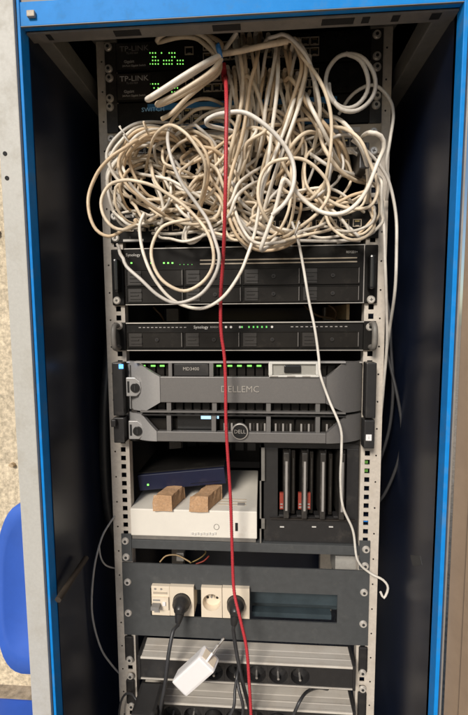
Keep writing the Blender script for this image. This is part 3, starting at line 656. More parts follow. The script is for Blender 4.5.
p1, p2, p3 = at(139.5, 491, .038), at(226, 483.5, .038), at(139, 475.5, .038)
ang = math.atan2(p2.z - p1.z, p2.x - p1.x); L_ = (p2 - p1).length; H_ = (p3 - p1).length
r = thing('network_device', 'dark navy box with one green light tilted on brick pieces', 'router', (p1.x, .038, p1.z))
def rotbox(x0, x1, y0, y1, z0, z1):
    b = MB().box(x0, x1, y0, y1, z0, z1)
    for v in b.v: x, z = v.x, v.z; v.x = p1.x + x * math.cos(ang) - z * math.sin(ang); v.z = p1.z + x * math.sin(ang) + z * math.cos(ang)
    return b
rotbox(0, L_, .038, .19, 0, H_).build('case', 'navy', r, bevel=.0015)
rotbox(.0, L_, .045, .19, H_ + .0003, H_ + .003).build('lid', 'black', r)
rotbox(.018, .0215, .0365, .0379, .010, .0135).build('indicator_light', 'green', r)
rotbox(L_ * .6, L_ * .95, .0372, .0379, .006, .0066).build('seam', 'black', r)
# black device shapes deep above the shelf
r = thing('power_supply', 'dim black power supply deep behind the navy device', 'power supply', (-.05, .22, SHZ))
MB().box(-.16, .05, .24, .38, wz1 + .01, wz1 + .10).build('case', 'black', r, bevel=.002)
for k in range(6): MB().box(-.15 + k * .03, -.13 + k * .03, .238, .2399, wz1 + .04, wz1 + .06).build('vent_slot', 'bayedge', r)

# ---- grey socket panel
z1 = zm(561, 571); z0 = zm(632.5, 645.5)
r = thing('socket_panel', 'grey rack panel with cream mains sockets in a wide window', 'socket panel', (0, 0, z0))
wz_1, wz_0 = zm(587, 594, 0), zm(617, 620, 0)
wxa, wxb = at(151, 600, 0).x, at(337, 605, 0).x
b = MB(); b.box(-.2413, .2413, -.003, 0, wz_1, z1); b.box(-.2413, .2413, -.003, 0, z0, wz_0); b.box(-.2413, wxa, -.003, 0, wz_0, wz_1); b.box(wxb, .2413, -.003, 0, wz_0, wz_1)
b.build('face_plate', 'panel', r)
MB().box(wxa - .02, wxb + .02, .05, .06, wz_0 - .01, wz_1 + .01).build('back_box', 'backblue', r)
MB().box(wxa - .01, wxb + .01, .030, .034, (wz_0 + wz_1) / 2 - .017, (wz_0 + wz_1) / 2 + .017).build('mounting_strip', 'backblue', r)
MB().box(at(252, 605, .03).x, at(330, 605, .03).x, .012, .03, wz_0 - .004, wz_0 + .006).build('inner_ledge', 'backblue', r)
screws(r, [(127.7, 582, -.003), (128.4, 613, -.003), (364, 592.5, -.003), (363.2, 624, -.003)])
def dsock(xl, xr2, yt, yb2, label_occ):
    YS = -.012; x0, x1 = at(xl, yb2, YS).x, at(xr2, yb2, YS).x; zz1, zz0 = at((xl + xr2) / 2, yt, YS).z, at((xl + xr2) / 2, yb2, YS).z
    c = ((x0 + x1) / 2, (zz0 + zz1) / 2); R = .0178
    b = MB(); b.ring(x0, x1, zz0, zz1, c, circ(R, 24), YS)
    Cc = circ(R, 24); n = 24
    b.add([(c[0] + a, YS, c[1] + q) for a, q in Cc] + [(c[0] + a * .94, YS + .016, c[1] + q * .94) for a, q in Cc], [(i, (i + 1) % n, n + (i + 1) % n, n + i) for i in range(n)], True)
    b.add([(c[0] + a * .94, YS + .016, c[1] + q * .94) for a, q in Cc], [list(range(n))])
    for (a0, a1, q0, q1) in ((x0, x0, zz0, zz1), (x1, x1, zz0, zz1)): b.add([(a0, YS, q0), (a0, YS, q1), (a0, .03, q1), (a0, .03, q0)], [(0, 1, 2, 3)])
    for q in (zz0, zz1): b.add([(x0, YS, q), (x1, YS, q), (x1, .03, q), (x0, .03, q)], [(0, 1, 2, 3)])
    o = b.build('socket', 'cream', r)
    for dx in (-.0095, .0095):
        s = MB().cyl((c[0] + dx, c[1] + .000), .0026, YS + .0150, YS + .0158, 10).build('pin_hole', 'dark', r); s.parent = o
    s = MB().cyl((c[0], c[1] + .010), .0022, YS + .002, YS + .0158, 10).build('earth_pin', 'silver', r); s.parent = o
    return c
c1 = dsock(170.3, 194, 587, 616, 1); c2 = dsock(201.5, 222, 588, 617.5, 0); c3 = dsock(222.6, 249.5, 588.5, 618.5, 1)
# circuit breaker left
x0_, x1_ = at(151.5, 600, -.012).x, at(169.8, 600, -.012).x; q1, q0 = at(160, 586.5, -.012).z, at(160, 615.5, -.012).z
m_ = MB().box(x0_, x1_, -.012, .03, q0, q1).build('circuit_breaker', 'cream', r, bevel=.0012)
xc = (x0_ + x1_) / 2; zc = (q0 + q1) / 2
for nm, bx, m in (('raised_face', (x0_ + .002, x1_ - .002, -.016, -.0121, zc - .016, zc + .010), 'cream'), ('lever', (x0_ + .003, xc + .001, -.030, -.0161, zc - .008, zc - .001), 'gcab'),
                  ('test_button', (xc + .005, xc + .011, -.0185, -.0161, zc - .006, zc + .002), 'white'), ('name_strip', (x0_ + .004, x1_ - .005, -.0129, -.0121, zc + .015, zc + .019), 'beige'),
                  ('rating_print', (x0_ + .004, xc, -.0168, -.0161, zc + .003, zc + .006), 'printd'), ('lower_label', (x0_ + .005, x0_ + .016, -.0129, -.0121, zc - .024, zc - .020), 'printd')):
    s = MB().box(*bx).build(nm, m, r, bevel=.0006 if nm in ('lever', 'test_button') else 0); s.parent = m_
for dx in (.008, .020):
    s = MB().cyl((x0_ + dx, q1 - .005), .0022, -.0129, -.0121, 10).build('terminal_screw', 'silver', r); s.parent = m_

def power_cable(label, c, pts, r_=.0036, plugr=.017, yp=-.012, group=None, tilt=.012):
    t = thing('power_cable', label, 'power cable', (c[0], yp, c[1]), group)
    N = 20; b = MB(); prof = [(plugr * .98, yp + .008), (plugr, yp - .006), (plugr * .97, yp - .012), (plugr * .70, yp - .018), (plugr * .62, yp - .026), (plugr * .3, yp - .030)]
    V = [(c[0] + R * math.cos(2 * math.pi * i / N), Y, c[1] + R * math.sin(2 * math.pi * i / N)) for R, Y in prof for i in range(N)]
    b.add(V, [(k * N + i, k * N + (i + 1) % N, (k + 1) * N + (i + 1) % N, (k + 1) * N + i) for k in range(len(prof) - 1) for i in range(N)], True); b.add(V[-N:], [list(range(N))])
    pl = b.build('plug', 'plastic', t)
    b = MB().tube([(c[0], yp - .018, c[1] - .004), (c[0] - .001, yp - .022, c[1] - .014), (c[0] - .003, yp - .024, c[1] - .026)] , [.010, .0085, .0055], 12)
    s = b.build('strain_relief', 'plastic', t); s.parent = pl
    P = [Vector((c[0] - .001, yp - .022, c[1] - .012)), Vector((c[0] - .003, yp - .025, c[1] - .030))] + [at(x, y, Y) for x, y, Y in pts]
    MB().tube(catmull(P), r_, 10).build('cord', 'bcab', t)
    return t
power_cable('black power lead plugged into the cream socket beside the breaker', c1, [(173.5, 630, -.05), (168.5, 655, -.07), (165, 685, -.08), (160, 712, -.08), (157, 740, -.08)])
power_cable('black power lead plugged in behind the hanging red cable', c3, [(233.5, 632, -.035), (237, 655, -.045), (243, 684, -.055), (250, 712, -.06), (254, 740, -.06)])

# ---- power strips
YP = -.034
def pdu(label, yfT, yfB, xl, xr2, x_s, sx0, vis_ears):
    """yfT/yfB: (left,right) pixel rows of the top and bottom of the black front"""
    zt2 = zm(*yfT, YP); zb2 = zm(*yfB, YP); xa, xb = at(xl, yfT[0], YP).x, at(xr2, yfT[1], YP).x
    t = thing('power_strip', label, 'power strip', (0, 0, zb2), 'aluminium power strips')
    prof = [(.014, zb2 - .002), (.014, zt2 + .004)]
    for k in range(2):
        y = -.003 - k * .0145; prof += [(y, zt2 + .0031), (y - .0012, zt2 + .0026), (y - .0118, zt2 + .0026), (y - .0128, zt2 + .0031)]
    prof += [(YP + .0006, zt2 + .003), (YP, zt2 + .001), (YP, zt2 - .0008), (YP + .0185, zt2 - .0012), (YP + .0185, zb2 + .0012), (YP - .001, zb2 + .001), (YP - .001, zb2 - .0012)]
    MB().prismx(prof, xa + .006, xb - .006).build('housing', 'alu', t)
    for s0, s1 in ((xa, xa + .0058), (xb - .0058, xb)): MB().box(s0, s1, YP - .001, .015, zb2 - .003, zt2 + .006).build('end_cap', 'plastic', t, bevel=.001)
    zc = (zt2 + zb2) / 2; R = .0178; hw = .0205
    xs = [sx0 + k * .0413 for k in range(x_s)]
    y0 = YP + .0005
    for (u, v) in ((xa + .006, xs[0] - hw), (xs[-1] + hw, xb - .006)): MB().box(u, v, y0, y0 + .003, zb2 + .0014, zt2 - .0014).build('front_strip', 'plastic', t)
    for x in xs:
        b = MB(); b.ring(x - hw, x + hw, zb2 + .0014, zt2 - .0014, (x, zc), circ(R, 24), y0)
        Cc = circ(R, 24); n = 24
        b.add([(x + a, y0, zc + q) for a, q in Cc] + [(x + a * .93, y0 + .015, zc + q * .93) for a, q in Cc], [(i, (i + 1) % n, n + (i + 1) % n, n + i) for i in range(n)], True)
        b.add([(x + a * .93, y0 + .015, zc + q * .93) for a, q in Cc], [list(range(n))])
        o = b.build('socket', 'plastic', t)
        s = MB().cyl((x + .000, zc - .008), .0023, y0 - .001, y0 + .015, 10).build('earth_pin', 'silver', t); s.parent = o
        for dx in (-.0095, .0095):
            s = MB().cyl((x + dx, zc), .0026, y0 + .0142, y0 + .0149, 8).build('pin_hole', 'dark', t); s.parent = o
    if vis_ears:
        for sx in (-1, 1):
            e = MB().box(min(sx * .2245, sx * .2413), max(sx * .2245, sx * .2413), -.004, 0, zc - .026 + .012, zc + .028 + .012).build('mounting_ear', 'plastic', t, bevel=.003)
    return t, xs, zc
xs0 = at(192.5, 670, YP).x
t1, X1, Z1c = pdu('upper silver-topped power strip with a row of empty black sockets', (660, 667), (678, 689), 137.5, 356, 6, xs0, True)
screws(t1, [(129.8, 659.5, -.004), (130.5, 676, -.004), (362.5, 672.8, -.004), (362.5, 689, -.004)])
t2, X2, Z2c = pdu('lower silver-topped power strip crowded with black plugs at the very bottom', (706, 711), (726, 733), 136, 356, 6, at(172, 715, YP).x, True)
screws(t2, [(131.5, 706, -.004), (362, 720, -.004)])
# black plugs of the lower strip
lead = [((X2[3], Z2c), [(239, 735, -.09)], [(234, 690, -.075), (238, 660, -.06), (240, 640, -.05)])]
for k, (c, path, lb) in enumerate((((X2[2], Z2c), [(232, 712, -.085), (235, 690, -.07), (238, 670, -.05), (240, 660, .02)], 'thin black lead rising between the strips, left of the red cable'),
                             ((X2[3], Z2c), [(243, 712, -.085), (239, 690, -.075), (236, 674, -.05), (234, 664, .02)], 'thin black lead crossing its neighbour just above the lower strip'),
                             ((X2[5], Z2c), [(294, 714, -.08), (300, 701, -.075), (307, 692, -.05), (318, 688, -.01), (330, 690, .02)], 'black lead curving up from the lower strip towards the right'))):
    t = thing('power_cable', lb, 'power cable', (c[0], YP, c[1]), 'leads of the lower power strip')
    pl = MB().cyl(c, .0165, YP - .012, YP + .006, 18, .0165).cyl(c, .011, YP - .034, YP - .012, 18, .015).build('plug', 'plastic', t)
    MB().tube(catmull([Vector((c[0], YP - .03, c[1])), Vector((c[0], YP - .05, c[1] + .004))] + [at(x, y, Y) for x, y, Y in path]), .0029, 8).build('cord', 'bcab', t)
# transformer at lower left
p = at(147, 706, -.08)
r = thing('power_adapter', 'bulky black power adapter at the lower left on the strip', 'power adapter', (p.x, -.06, p.z - .03), None)
b = MB().box(p.x - .024, p.x + .022, -.105, YP - .001, p.z - .055, p.z + .008)
b.build('body', 'plastic', r, bevel=.007)
MB().box(p.x - .016, p.x + .014, -.1068, -.1052, p.z - .045, p.z - .002).build('rating_plate', 'ear', r)
MB().tube(catmull([at(x, y, Y) for x, y, Y in ((138, 704, -.06), (133, 695, -.05), (126, 694, -.03), (121, 702, -.02), (119, 718, -.02), (122, 740, -.02))]), .0022, 8).build('cord', 'bcab', r)
# white charger hanging askew
P = {k: at(x, y, -.10) for k, (x, y) in dict(a=(203, 646.5), b=(216, 662.5), c=(188.5, 696), d=(174.5, 678)).items()}
ctr = (P['a'] + P['b'] + P['c'] + P['d']) / 4
ax = ((P['a'] + P['b']) / 2 - (P['c'] + P['d']) / 2); Lc = ax.length; ax.normalize()
ax = (ax + Vector((0, -.22, 0))).normalized(); sd_ = Vector((.62, -.10, -.75)); sd_ = (sd_ - ax * sd_.dot(ax)).normalized(); nn = ax.cross(sd_).normalized()
r = thing('usb_charger', 'white USB plug charger dangling askew in front of the power strips', 'charger', tuple(ctr))
def obox(l0, l1, w0, w1, t0, t1, nm, m, bevel=0, par=None):
    v = [ctr + ax * l + sd_ * w_ + nn * t_ for l in (l0, l1) for w_ in (w0, w1) for t_ in (t0, t1)]
    o = MB().add(v, [(0, 1, 3, 2), (4, 6, 7, 5), (0, 4, 5, 1), (2, 3, 7, 6), (0, 2, 6, 4), (1, 5, 7, 3)]).build(nm, m, r, bevel=bevel)
    if par: o.parent = par
    return o
hl = Lc * .54
bd = obox(-hl, hl, -.0180, .0180, -.0140, .0140, 'body', 'white', .0045)
obox(hl - .0165, hl - .0135, .0181, .0187, -.002, .002, 'logo', 'printd', 0, bd)
obox(hl - .0002, hl + .0008, -.013, .013, -.009, .009, 'pin_plate', 'cream', .0004, bd)
for wv in (-.0085, .0085):
    tp = [ctr + ax * (hl + d) + sd_ * (wv * .25) + nn * wv + Vector((0, d * .5, 0)) for d in (0, .015, .0155, .030)]
    s = MB().tube(tp, [.0024, .0022, .0020, .0020], 10).build('pin', 'white', r)
    q = MB().tube([tp[2], tp[3] + ax * .003], [.0021, .0019], 10).build('pin_tip', 'silver', r); q.parent = s

# ------------------------------------------------------------------ network cables
cables = []
def C(name, label, pts, Y, m=0, r=.0032, s=None, e=None, cat='network cable', group=None, lock=False):
    """pts in photo pixels (x,y[,Y]); s/e: 'p' = that end is plugged into the panel behind"""
    P = []
    n = len(pts)
    ph = random.uniform(0, 6)
    for i, q in enumerate(pts):
        yy = q[2] if len(q) > 2 else Y + .007 * math.sin(ph + i * 1.3)
        P.append(at(q[0], q[1], yy))
    if s == 'p': a = at(pts[0][0], pts[0][1], -.012); P = [a, a + Vector((0, -.016, 0))] + [at(pts[0][0] * .8 + pts[1][0] * .2, pts[0][1] * .8 + pts[1][1] * .2, max(Y, -.05) - .004)] + P[1:]
    if e == 'p': a = at(pts[-1][0], pts[-1][1], -.012); P = P[:-1] + [at(pts[-1][0] * .8 + pts[-2][0] * .2, pts[-1][1] * .8 + pts[-2][1] * .2, max(Y, -.05) - .004), a + Vector((0, -.016, 0)), a]
    cables.append(dict(name=name, label=label, P=catmull(P), m=m, r=r * (1 if lock else .86), s=s, e=e, cat=cat, group=group, lock=lock))
random.seed(11)
G = 'cables of the big cream tangle'
NC = 'network_cable'
C(NC, 'pale cable curling over into a double ring before the upper right ear', [(346, 53.5), (360, 60), (367.5, 76), (367, 92), (357, 105), (344, 108), (332, 100), (326, 86), (328, 70), (338, 57), (351, 54), (364, 59), (374, 74), (375, 90), (368, 103), (355, 111), (341, 109), (331, 96), (329, 84)], -.085, 3, lock=True)
C(NC, 'pale cable arching over the right rail beside the double ring', [(343, 103), (355.5, 87), (374, 83), (388, 98), (393, 115), (390, 141), (388, 162), (392, 178), (392, 195)], -.05, 3)
C(NC, 'cream cable falling from the top ports past the left side of the ring', [(278, 46), (281, 37), (292, 40), (303, 56), (320, 80), (328, 100), (331, 120), (331, 145), (327, 181), (325, 200)], -.10, 0, s='p')
C(NC, 'greyish cable bowing over the top ports towards the ring', [(262, 47), (270, 34), (282, 32), (296, 44), (310, 62), (320, 85), (330, 97)], -.11, 3, s='p')
C(NC, 'bright white cable arching from the red cable down to the right', [(232, 131, -.08), (220, 128, -.10), (209, 125.5, -.118), (206, 121, -.13), (213, 116), (225, 113), (246, 113), (271, 130), (288, 151), (294, 168), (293, 187), (285, 203), (272, 215)], -.135, 4, lock=True)
C(NC, 'white cable hooked sharply in the centre and looping to the right edge', [(276, 238, -.08), (267, 247, -.095), (261, 249, -.112), (269, 226), (276, 207), (281, 186), (284, 179), (290, 184), (302, 198), (319, 211), (337, 214), (352, 208), (366, 191), (378, 162), (384, 147), (381, 136), (370, 132.5), (363, 136, -.07), (360, 142, -.05)], -.128, 1, lock=True)
C(NC, 'cream cable forming the round loop in the right half of the tangle', [(300, 230), (288, 226.5), (273, 223), (262, 209), (258, 194), (261, 177), (270, 164), (285, 158), (302, 158), (316, 168), (327, 183), (328, 197), (318, 212), (303, 223), (286, 231), (268, 227)], -.12, 0)
C(NC, 'cream cable making a wide sagging loop against the right rail', [(329, 100), (343, 116), (361, 139), (368, 158), (376, 180), (377, 195), (370, 206), (354, 208), (339, 203), (327, 189), (322, 170)], -.10, 0)
C(NC, 'white cable hanging down outside the right rail', [(352, 140), (368, 152), (381, 167), (390, 185), (396, 216), (396.5, 250), (395, 290), (390, 327, -.03), (386, 357, .01), (381, 400, .04), (372, 440, .06), (368, 470, .06)], -.07, 3, r=.0026, lock=True)
C(NC, 'cream cable hanging down along the outer edge of the right rail', [(350, 150), (368, 162), (376, 177), (381, 195), (384, 226), (385, 260), (386, 290), (387, 340, -.02), (384, 380, .0), (379, 430, .03), (370, 470, .05), (366, 490, .05)], -.05, 3, r=.0027, lock=True)
C(NC, 'yellowed cable of the outermost loop reaching past the left rail', [(160, 123), (148, 127), (136, 133), (124, 145), (108, 159), (97, 175), (89.5, 195), (89, 213), (95, 229), (108, 236), (121, 230), (139, 223)], -.105, 2, e='p')
C(NC, 'cream cable looping left over the rail and down into the hanging loop', [(140, 224), (125, 228.5), (112, 226.5), (103, 215), (102, 200), (110, 186), (123.5, 180), (139, 181), (156, 187), (175, 199), (190, 211), (206, 230), (213, 250), (212, 268), (202, 283), (184, 291), (164, 282), (153, 265), (152, 246), (163, 227), (185, 219), (204, 213), (223, 205)], -.115, 0, s='p')
C(NC, 'greyish cable of the hanging loop ending at the left rail hole', [(168, 98), (163, 104), (165, 130), (171, 158), (181, 182), (196, 203), (208, 221), (215, 240), (219, 258), (214, 277), (200, 295), (178, 303), (159, 296), (140, 279), (126, 266), (120, 254), (118, 245, -.01)], -.125, 3)
C(NC, 'cream cable of the lowest hanging loop passing behind the red cable', [(146, 224), (142, 212), (140, 225), (141, 240), (144, 256), (153, 277), (168, 296), (185, 306), (204, 308), (223, 297), (239, 275), (248, 254), (255, 232), (259, 209), (264, 184), (273, 160), (287, 122), (303, 66)], -.10, 1, s='p')
C(NC, 'cream cable curling down into a small hook above the storage unit', [(191, 221), (185, 232), (187, 242), (194, 243), (202, 235), (208, 222), (214, 205)], -.05, 1, s='p')
C(NC, 'short cream cable hooking into a port left of the hanging loop', [(157, 223), (161.5, 221), (162.5, 208), (159.5, 194), (152, 178), (146, 160), (140, 148)], -.06, 1, s='p')
C(NC, 'thin white cable hanging from the tangle down the right of all units', [(292, 222, -.07), (298, 240, -.08), (303.5, 268, -.075), (308.6, 299, -.07), (315, 330, -.068), (319, 360, -.066), (320, 374, -.066), (329, 400, -.066), (340.5, 428, -.066), (341.5, 450, -.06), (340.5, 480, -.05), (343, 507, -.04), (353, 531, -.03), (357.5, 560, -.02), (370, 573, -.012), (383, 580, -.012), (388, 588, -.012), (384, 598, -.012), (380.5, 592, -.012)], -.06, 4, r=.0023, lock=True)
# strands running down from the switch ports
for k, (xs_, lb) in enumerate((([(236, 48), (237, 60), (241, 85), (245, 112), (243, 140), (236, 165), (229, 190), (230, 215), (238, 236), (250, 248)], 'cream strand dropping from the first port right of the blue tie'),
    ([(243, 42), (245, 58), (247, 85), (250, 110), (252, 135), (243, 165), (233, 185), (233, 212), (242, 234), (262, 249), (286, 244), (302, 231)], 'cream strand curving under the whole tangle to its lower edge'),
    ([(260, 41), (256, 60), (250, 85), (246, 115), (240, 145), (232, 170), (226, 200), (231, 226)], 'cream strand slanting left from the tall plugs in the top switch'),
    ([(254, 78), (252, 95), (249, 120), (243, 150), (238, 178), (240, 205), (248, 228)], 'cream strand rising from the second switch between its neighbours'),
    ([(235, 75), (236, 95), (238, 115), (236, 140), (230, 160), (224, 180)], 'cream strand hugging the right side of the red cable'),
    ([(278, 50), (278, 75), (276, 100), (272, 130), (268, 160), (262, 185), (262, 210)], 'straight cream strand hanging from the top switch in mid tangle'),
    ([(258, 80), (259, 95), (256, 115), (252, 140), (246, 165)], 'short cream strand under the second switch'),
    ([(303, 66), (297, 95), (289, 120), (276, 150), (264, 182), (256, 205)], 'cream strand of the slanting bundle right of centre'),
    ([(308, 64), (302, 94), (294, 120), (283, 150), (272, 183), (264, 210), (262, 232)], 'upper cream strand of the slanting bundle right of centre'),
    ([(300, 82), (291, 104), (283, 128), (272, 156), (266, 180)], 'lower cream strand of the slanting bundle right of centre'),
    ([(312, 80), (306, 100), (315, 112), (330, 135), (345, 155), (354, 172)], 'cream strand slanting down right towards the square clip'),
    ([(315, 98), (322, 115), (334, 133), (348, 150), (356, 168)], 'yellowed strand slanting down right behind the square clip'),
    ([(296, 82), (306, 105), (318, 128), (325, 150), (340, 167), (358, 173), (374, 172)], 'cream strand sweeping right below the ring to the clip'),
    ([(305, 140), (318, 155), (332, 166), (350, 172), (372, 172)], 'pale strand crossing flat towards the right rail'),
    ([(327, 89), (335, 103), (346, 121), (358, 142), (368, 160), (380, 188)], 'cream cable leaving the ring and slanting down to the right rail'),
    ([(329, 112), (318, 118), (303, 130), (290, 146), (278, 168)], 'cream strand slanting down left from below the ring'),
    ([(265, 116), (280, 118), (296, 112), (306, 104)], 'short pale strand crossing behind the slanting bundle'),
    )):
    C(NC, lb, xs_, (-.045, -.06, -.08, -.05, -.055, -.09, -.045, -.07, -.085, -.06, -.05, -.06, -.07, -.055, -.09, -.10, -.04)[k], (1, 0, 2, 1, 0, 1, 3, 0, 1, 2, 0, 2, 0, 3, 1, 0, 3)[k], s='p' if xs_[0][1] < 81 and k < 10 else None, r=.0037)
for k, (xs_, lb) in enumerate((([(285, 50), (287, 38), (295, 37), (303, 50), (306, 70), (300, 95), (292, 125)], 'thick cream cable arching up over its port and down beside the slanting bundle'),
    ([(291, 52), (294, 41), (301, 43), (309, 60), (316, 84), (321, 110), (318, 138)], 'thick cream cable arching over the rightmost crowded ports'),
    ([(275, 48), (280, 36), (288, 35), (297, 46), (302, 66), (295, 92), (285, 120), (276, 146)], 'yellowed cable arching high between the crowded ports'),
    ([(268, 46), (272, 37), (276, 48), (272, 75), (266, 105), (262, 135), (252, 160)], 'cream cable bent tightly over its port then falling straight'),
    ([(250, 50), (246, 42), (240, 52), (243, 75), (241, 105), (234, 135), (228, 160), (224, 185)], 'cream cable bent left over its port beside the blue tie'),
    ([(243, 80), (247, 72), (254, 84), (262, 108), (268, 135), (280, 158), (300, 172)], 'cream cable sweeping right from the second switch'),
    ([(284, 82), (290, 75), (298, 86), (310, 106), (326, 124), (340, 142), (350, 160)], 'yellowed cable sweeping right towards the black clip'),
    ([(300, 66), (306, 82), (311, 104), (322, 126), (336, 146), (352, 158)], 'pale cable sweeping from the slanting bundle to the black clip'))):
    C(NC, lb, xs_, (-.09, -.095, -.08, -.075, -.08, -.07, -.075, -.085)[k], (0, 1, 2, 1, 0, 0, 2, 1)[k], s='p' if k < 7 else None, r=.0037)
# left bundle strands
for k, (xs_, lb) in enumerate((([(165, 112), (150, 116), (136, 119), (122, 130), (111, 145), (107, 158), (113, 172), (130, 186)], 'outermost pale strand of the strapped bundle at upper left'),
    ([(170, 117), (150, 121), (134, 127), (121, 139), (112, 152), (110, 166), (119, 181), (140, 196), (160, 206)], 'pale strand inside the outermost one of the strapped bundle'),
    ([(172, 122), (150, 127), (134, 137), (123, 150), (118, 165), (126, 184), (146, 202), (165, 214), (178, 221)], 'yellowed strand through both straps of the left bundle'),
    ([(168, 130), (150, 133), (137, 142), (130, 152), (132, 170), (143, 190), (160, 200)], 'inner yellowed strand of the strapped bundle at upper left'),
    ([(126, 146), (138, 138), (152, 130), (169, 124), (186, 133), (198, 149), (205, 163), (203, 180), (194, 194), (190, 205)], 'cream cable arching tightly in the left half of the tangle'),
    ([(170, 121), (186, 127), (200, 142), (208, 160), (206, 182), (198, 197), (188, 208)], 'yellowed cable arching just outside the tight left arch'),
    ([(137, 143), (146, 160), (153, 178), (162, 190), (178, 199), (200, 205), (222, 206)], 'cream strand leaving the strap and sweeping low to the right'),
    ([(120, 158), (135, 168), (152, 175), (170, 180), (190, 190), (210, 199), (228, 196)], 'pale strand sweeping across under the tight left arch'),
    ([(148, 157), (169, 170), (188, 176), (208, 171), (226, 150), (232, 128)], 'cream strand dipping and rising to the red cable'),
    ([(165, 119), (180, 119), (196, 107), (212, 102), (224, 101)], 'cream strand arching under the second switch to the red plug'),
    ([(152, 130), (170, 116), (190, 100), (205, 87), (218, 77)], 'cream strand slanting up to the red plug from the left bundle'),
    ([(196, 138), (206, 137), (216, 133), (226, 129)], 'short pale strand crossing the beige patch panel'),
    ([(128, 195), (144, 203), (160, 215), (178, 222), (197, 223), (216, 214), (228, 203)], 'cream strand sagging lowest across the left half'),
    ([(166, 172), (178, 186), (196, 192), (214, 188), (227, 176)], 'pale strand cupped in the middle left'),
    ([(204, 135), (198, 150), (188, 163), (178, 172), (186, 186), (204, 195), (222, 190)], 'cream strand bent like an S left of the red cable'),
    ([(212, 146), (206, 165), (212, 180), (222, 195), (226, 212), (232, 226)], 'yellowed strand running down behind the red cable'),
    )):
    C(NC, lb, xs_, (-.06, -.07, -.085, -.06, -.115, -.10, -.09, -.07, -.06, -.05, -.09, -.035, -.06, -.05, -.075, -.08)[k], (4, 1, 2, 2, 0, 2, 0, 1, 0, 0, 0, 1, 0, 4, 0, 2)[k], r=.0031)
for k in range(5):
    C(NC, ('highest', 'second', 'third', 'fourth', 'lowest')[k] + ' short strand held by the ties of the left bundle', [(105 + k, 160 + k * 2.2), (113 + k * .8, 149 + k * 2), (124 + k, 140 + k * 1.7), (137 + k, 130 + k * 1.9), (152 + k * 1.2, 123 + k * 2), (166 + k, 119 + k * 2.4), (176, 124 + k * 3)], -.082 - (k % 2) * .010, (2, 1, 0, 2, 0)[k], r=.0031)
# tied coil at the top
coil = [([(285, 42), (262, 47), (240, 51), (222, 54)], 'thick'),]
C(NC, 'thick cream cable strand pulled tight right from the blue tie', [(288, 41), (262, 46), (240, 51), (221, 54)], -.10, 0, r=.0042, lock=True)
C(NC, 'bright folded cable end pointing down left, upper of two', [(221, 55, -.112), (205, 63, -.13), (185, 75, -.134), (165, 88, -.134), (151, 97, -.132), (147.2, 99.3, -.123), (151, 98.5, -.112), (167, 89, -.108), (187, 77, -.105), (206, 65, -.1), (220, 57, -.098)], -.125, 1, r=.0040, lock=True)
C(NC, 'bright folded cable end pointing down left, lower of two', [(221, 59, -.11), (213, 70, -.12), (195, 83, -.124), (175, 95, -.124), (161, 102, -.122), (157, 104.5, -.114), (162, 104, -.102), (178, 97, -.096), (198, 85, -.094), (215, 72, -.09), (220, 60, -.088)], -.118, 0, r=.0038, lock=True)
C(NC, 'cream cable folded behind the two bright ends below the tie', [(220, 57), (219, 72), (205, 83), (188, 97), (172, 113), (162, 119)], -.085, 0, r=.0036, lock=True)
C(NC, 'cream cable rising straight up from the blue tie', [(220, 56), (224, 50), (230, 42), (237, 32)], -.09, 1, r=.0034, lock=True)
C(NC, 'cream loop folded back on itself above the top switch, left of the blue tie', [(219, 54, -.1), (210, 41, -.1), (198, 33, -.1), (182, 30, -.1), (166, 33, -.1), (158, 38, -.098), (158, 42, -.09), (166, 40, -.083), (180, 37, -.08), (196, 38, -.082), (208, 47, -.085), (219, 58, -.09)], -.095, 0, r=.0036, lock=True)
C(NC, 'yellowed loop nearest to the blue tie', [(186, 33), (200, 33), (214, 38), (222, 45), (220, 56)], -.08, 2, r=.0034, lock=True)
# the buried rest of the tangle
for k in range(14):
    mi = (0, 1, 2, 0, 3, 1, 0)[k % 7]; x0_ = 214 + (k * 7) % 30; y0_ = 128 + (k * 13) % 40; sg_ = 1 if k % 2 else -1
    pts = [(x0_ - 26 * sg_ * .9, y0_ + 4), (x0_ - 10 * sg_, y0_ + 16 + k % 5), (x0_ + 2 * sg_, y0_ + 32), (x0_ + 10 * sg_, y0_ + 50), (x0_ + 26 * sg_, y0_ + 62 - k % 7), (x0_ + 40 * sg_, y0_ + 58)]
    pts = [(x, min(236, y)) for x, y in pts]
    C(NC, '%s cable crossing behind the red cable, %s from top,' % (('cream', 'pale', 'yellowed', 'greyish')[mi], ('highest', 'second', 'third', 'fourth', 'fifth', 'sixth', 'seventh', 'eighth')[k // 2]) + (' falling right' if sg_ > 0 else ' falling left'), pts, -.035 - .004 * k, mi, r=.0033)
random.seed(23)
BL = 'cream cable buried among the others deep in the tangle'
used = {}
REG = [(160, 172, 38, 26, 'behind the left arches'), (205, 180, 34, 30, 'just left of the red cable'), (250, 185, 26, 42, 'just right of the red cable'), (300, 165, 34, 44, 'behind the right-hand round loop'), (335, 165, 26, 34, 'near the square black clip'),
       (268, 150, 26, 46, 'under the second switch'), (285, 215, 30, 20, 'at the bottom of the tangle'), (180, 150, 34, 22, 'beside the strapped bundle'),
       (200, 214, 44, 15, 'along the lower left edge of the tangle'), (290, 216, 48, 17, 'along the lower right edge of the tangle'), (345, 205, 26, 24, 'over the right end of the lower patch panel'), (140, 190, 30, 26, 'inside the far left loops'), (205, 130, 44, 18, 'over the blue-striped switch')]
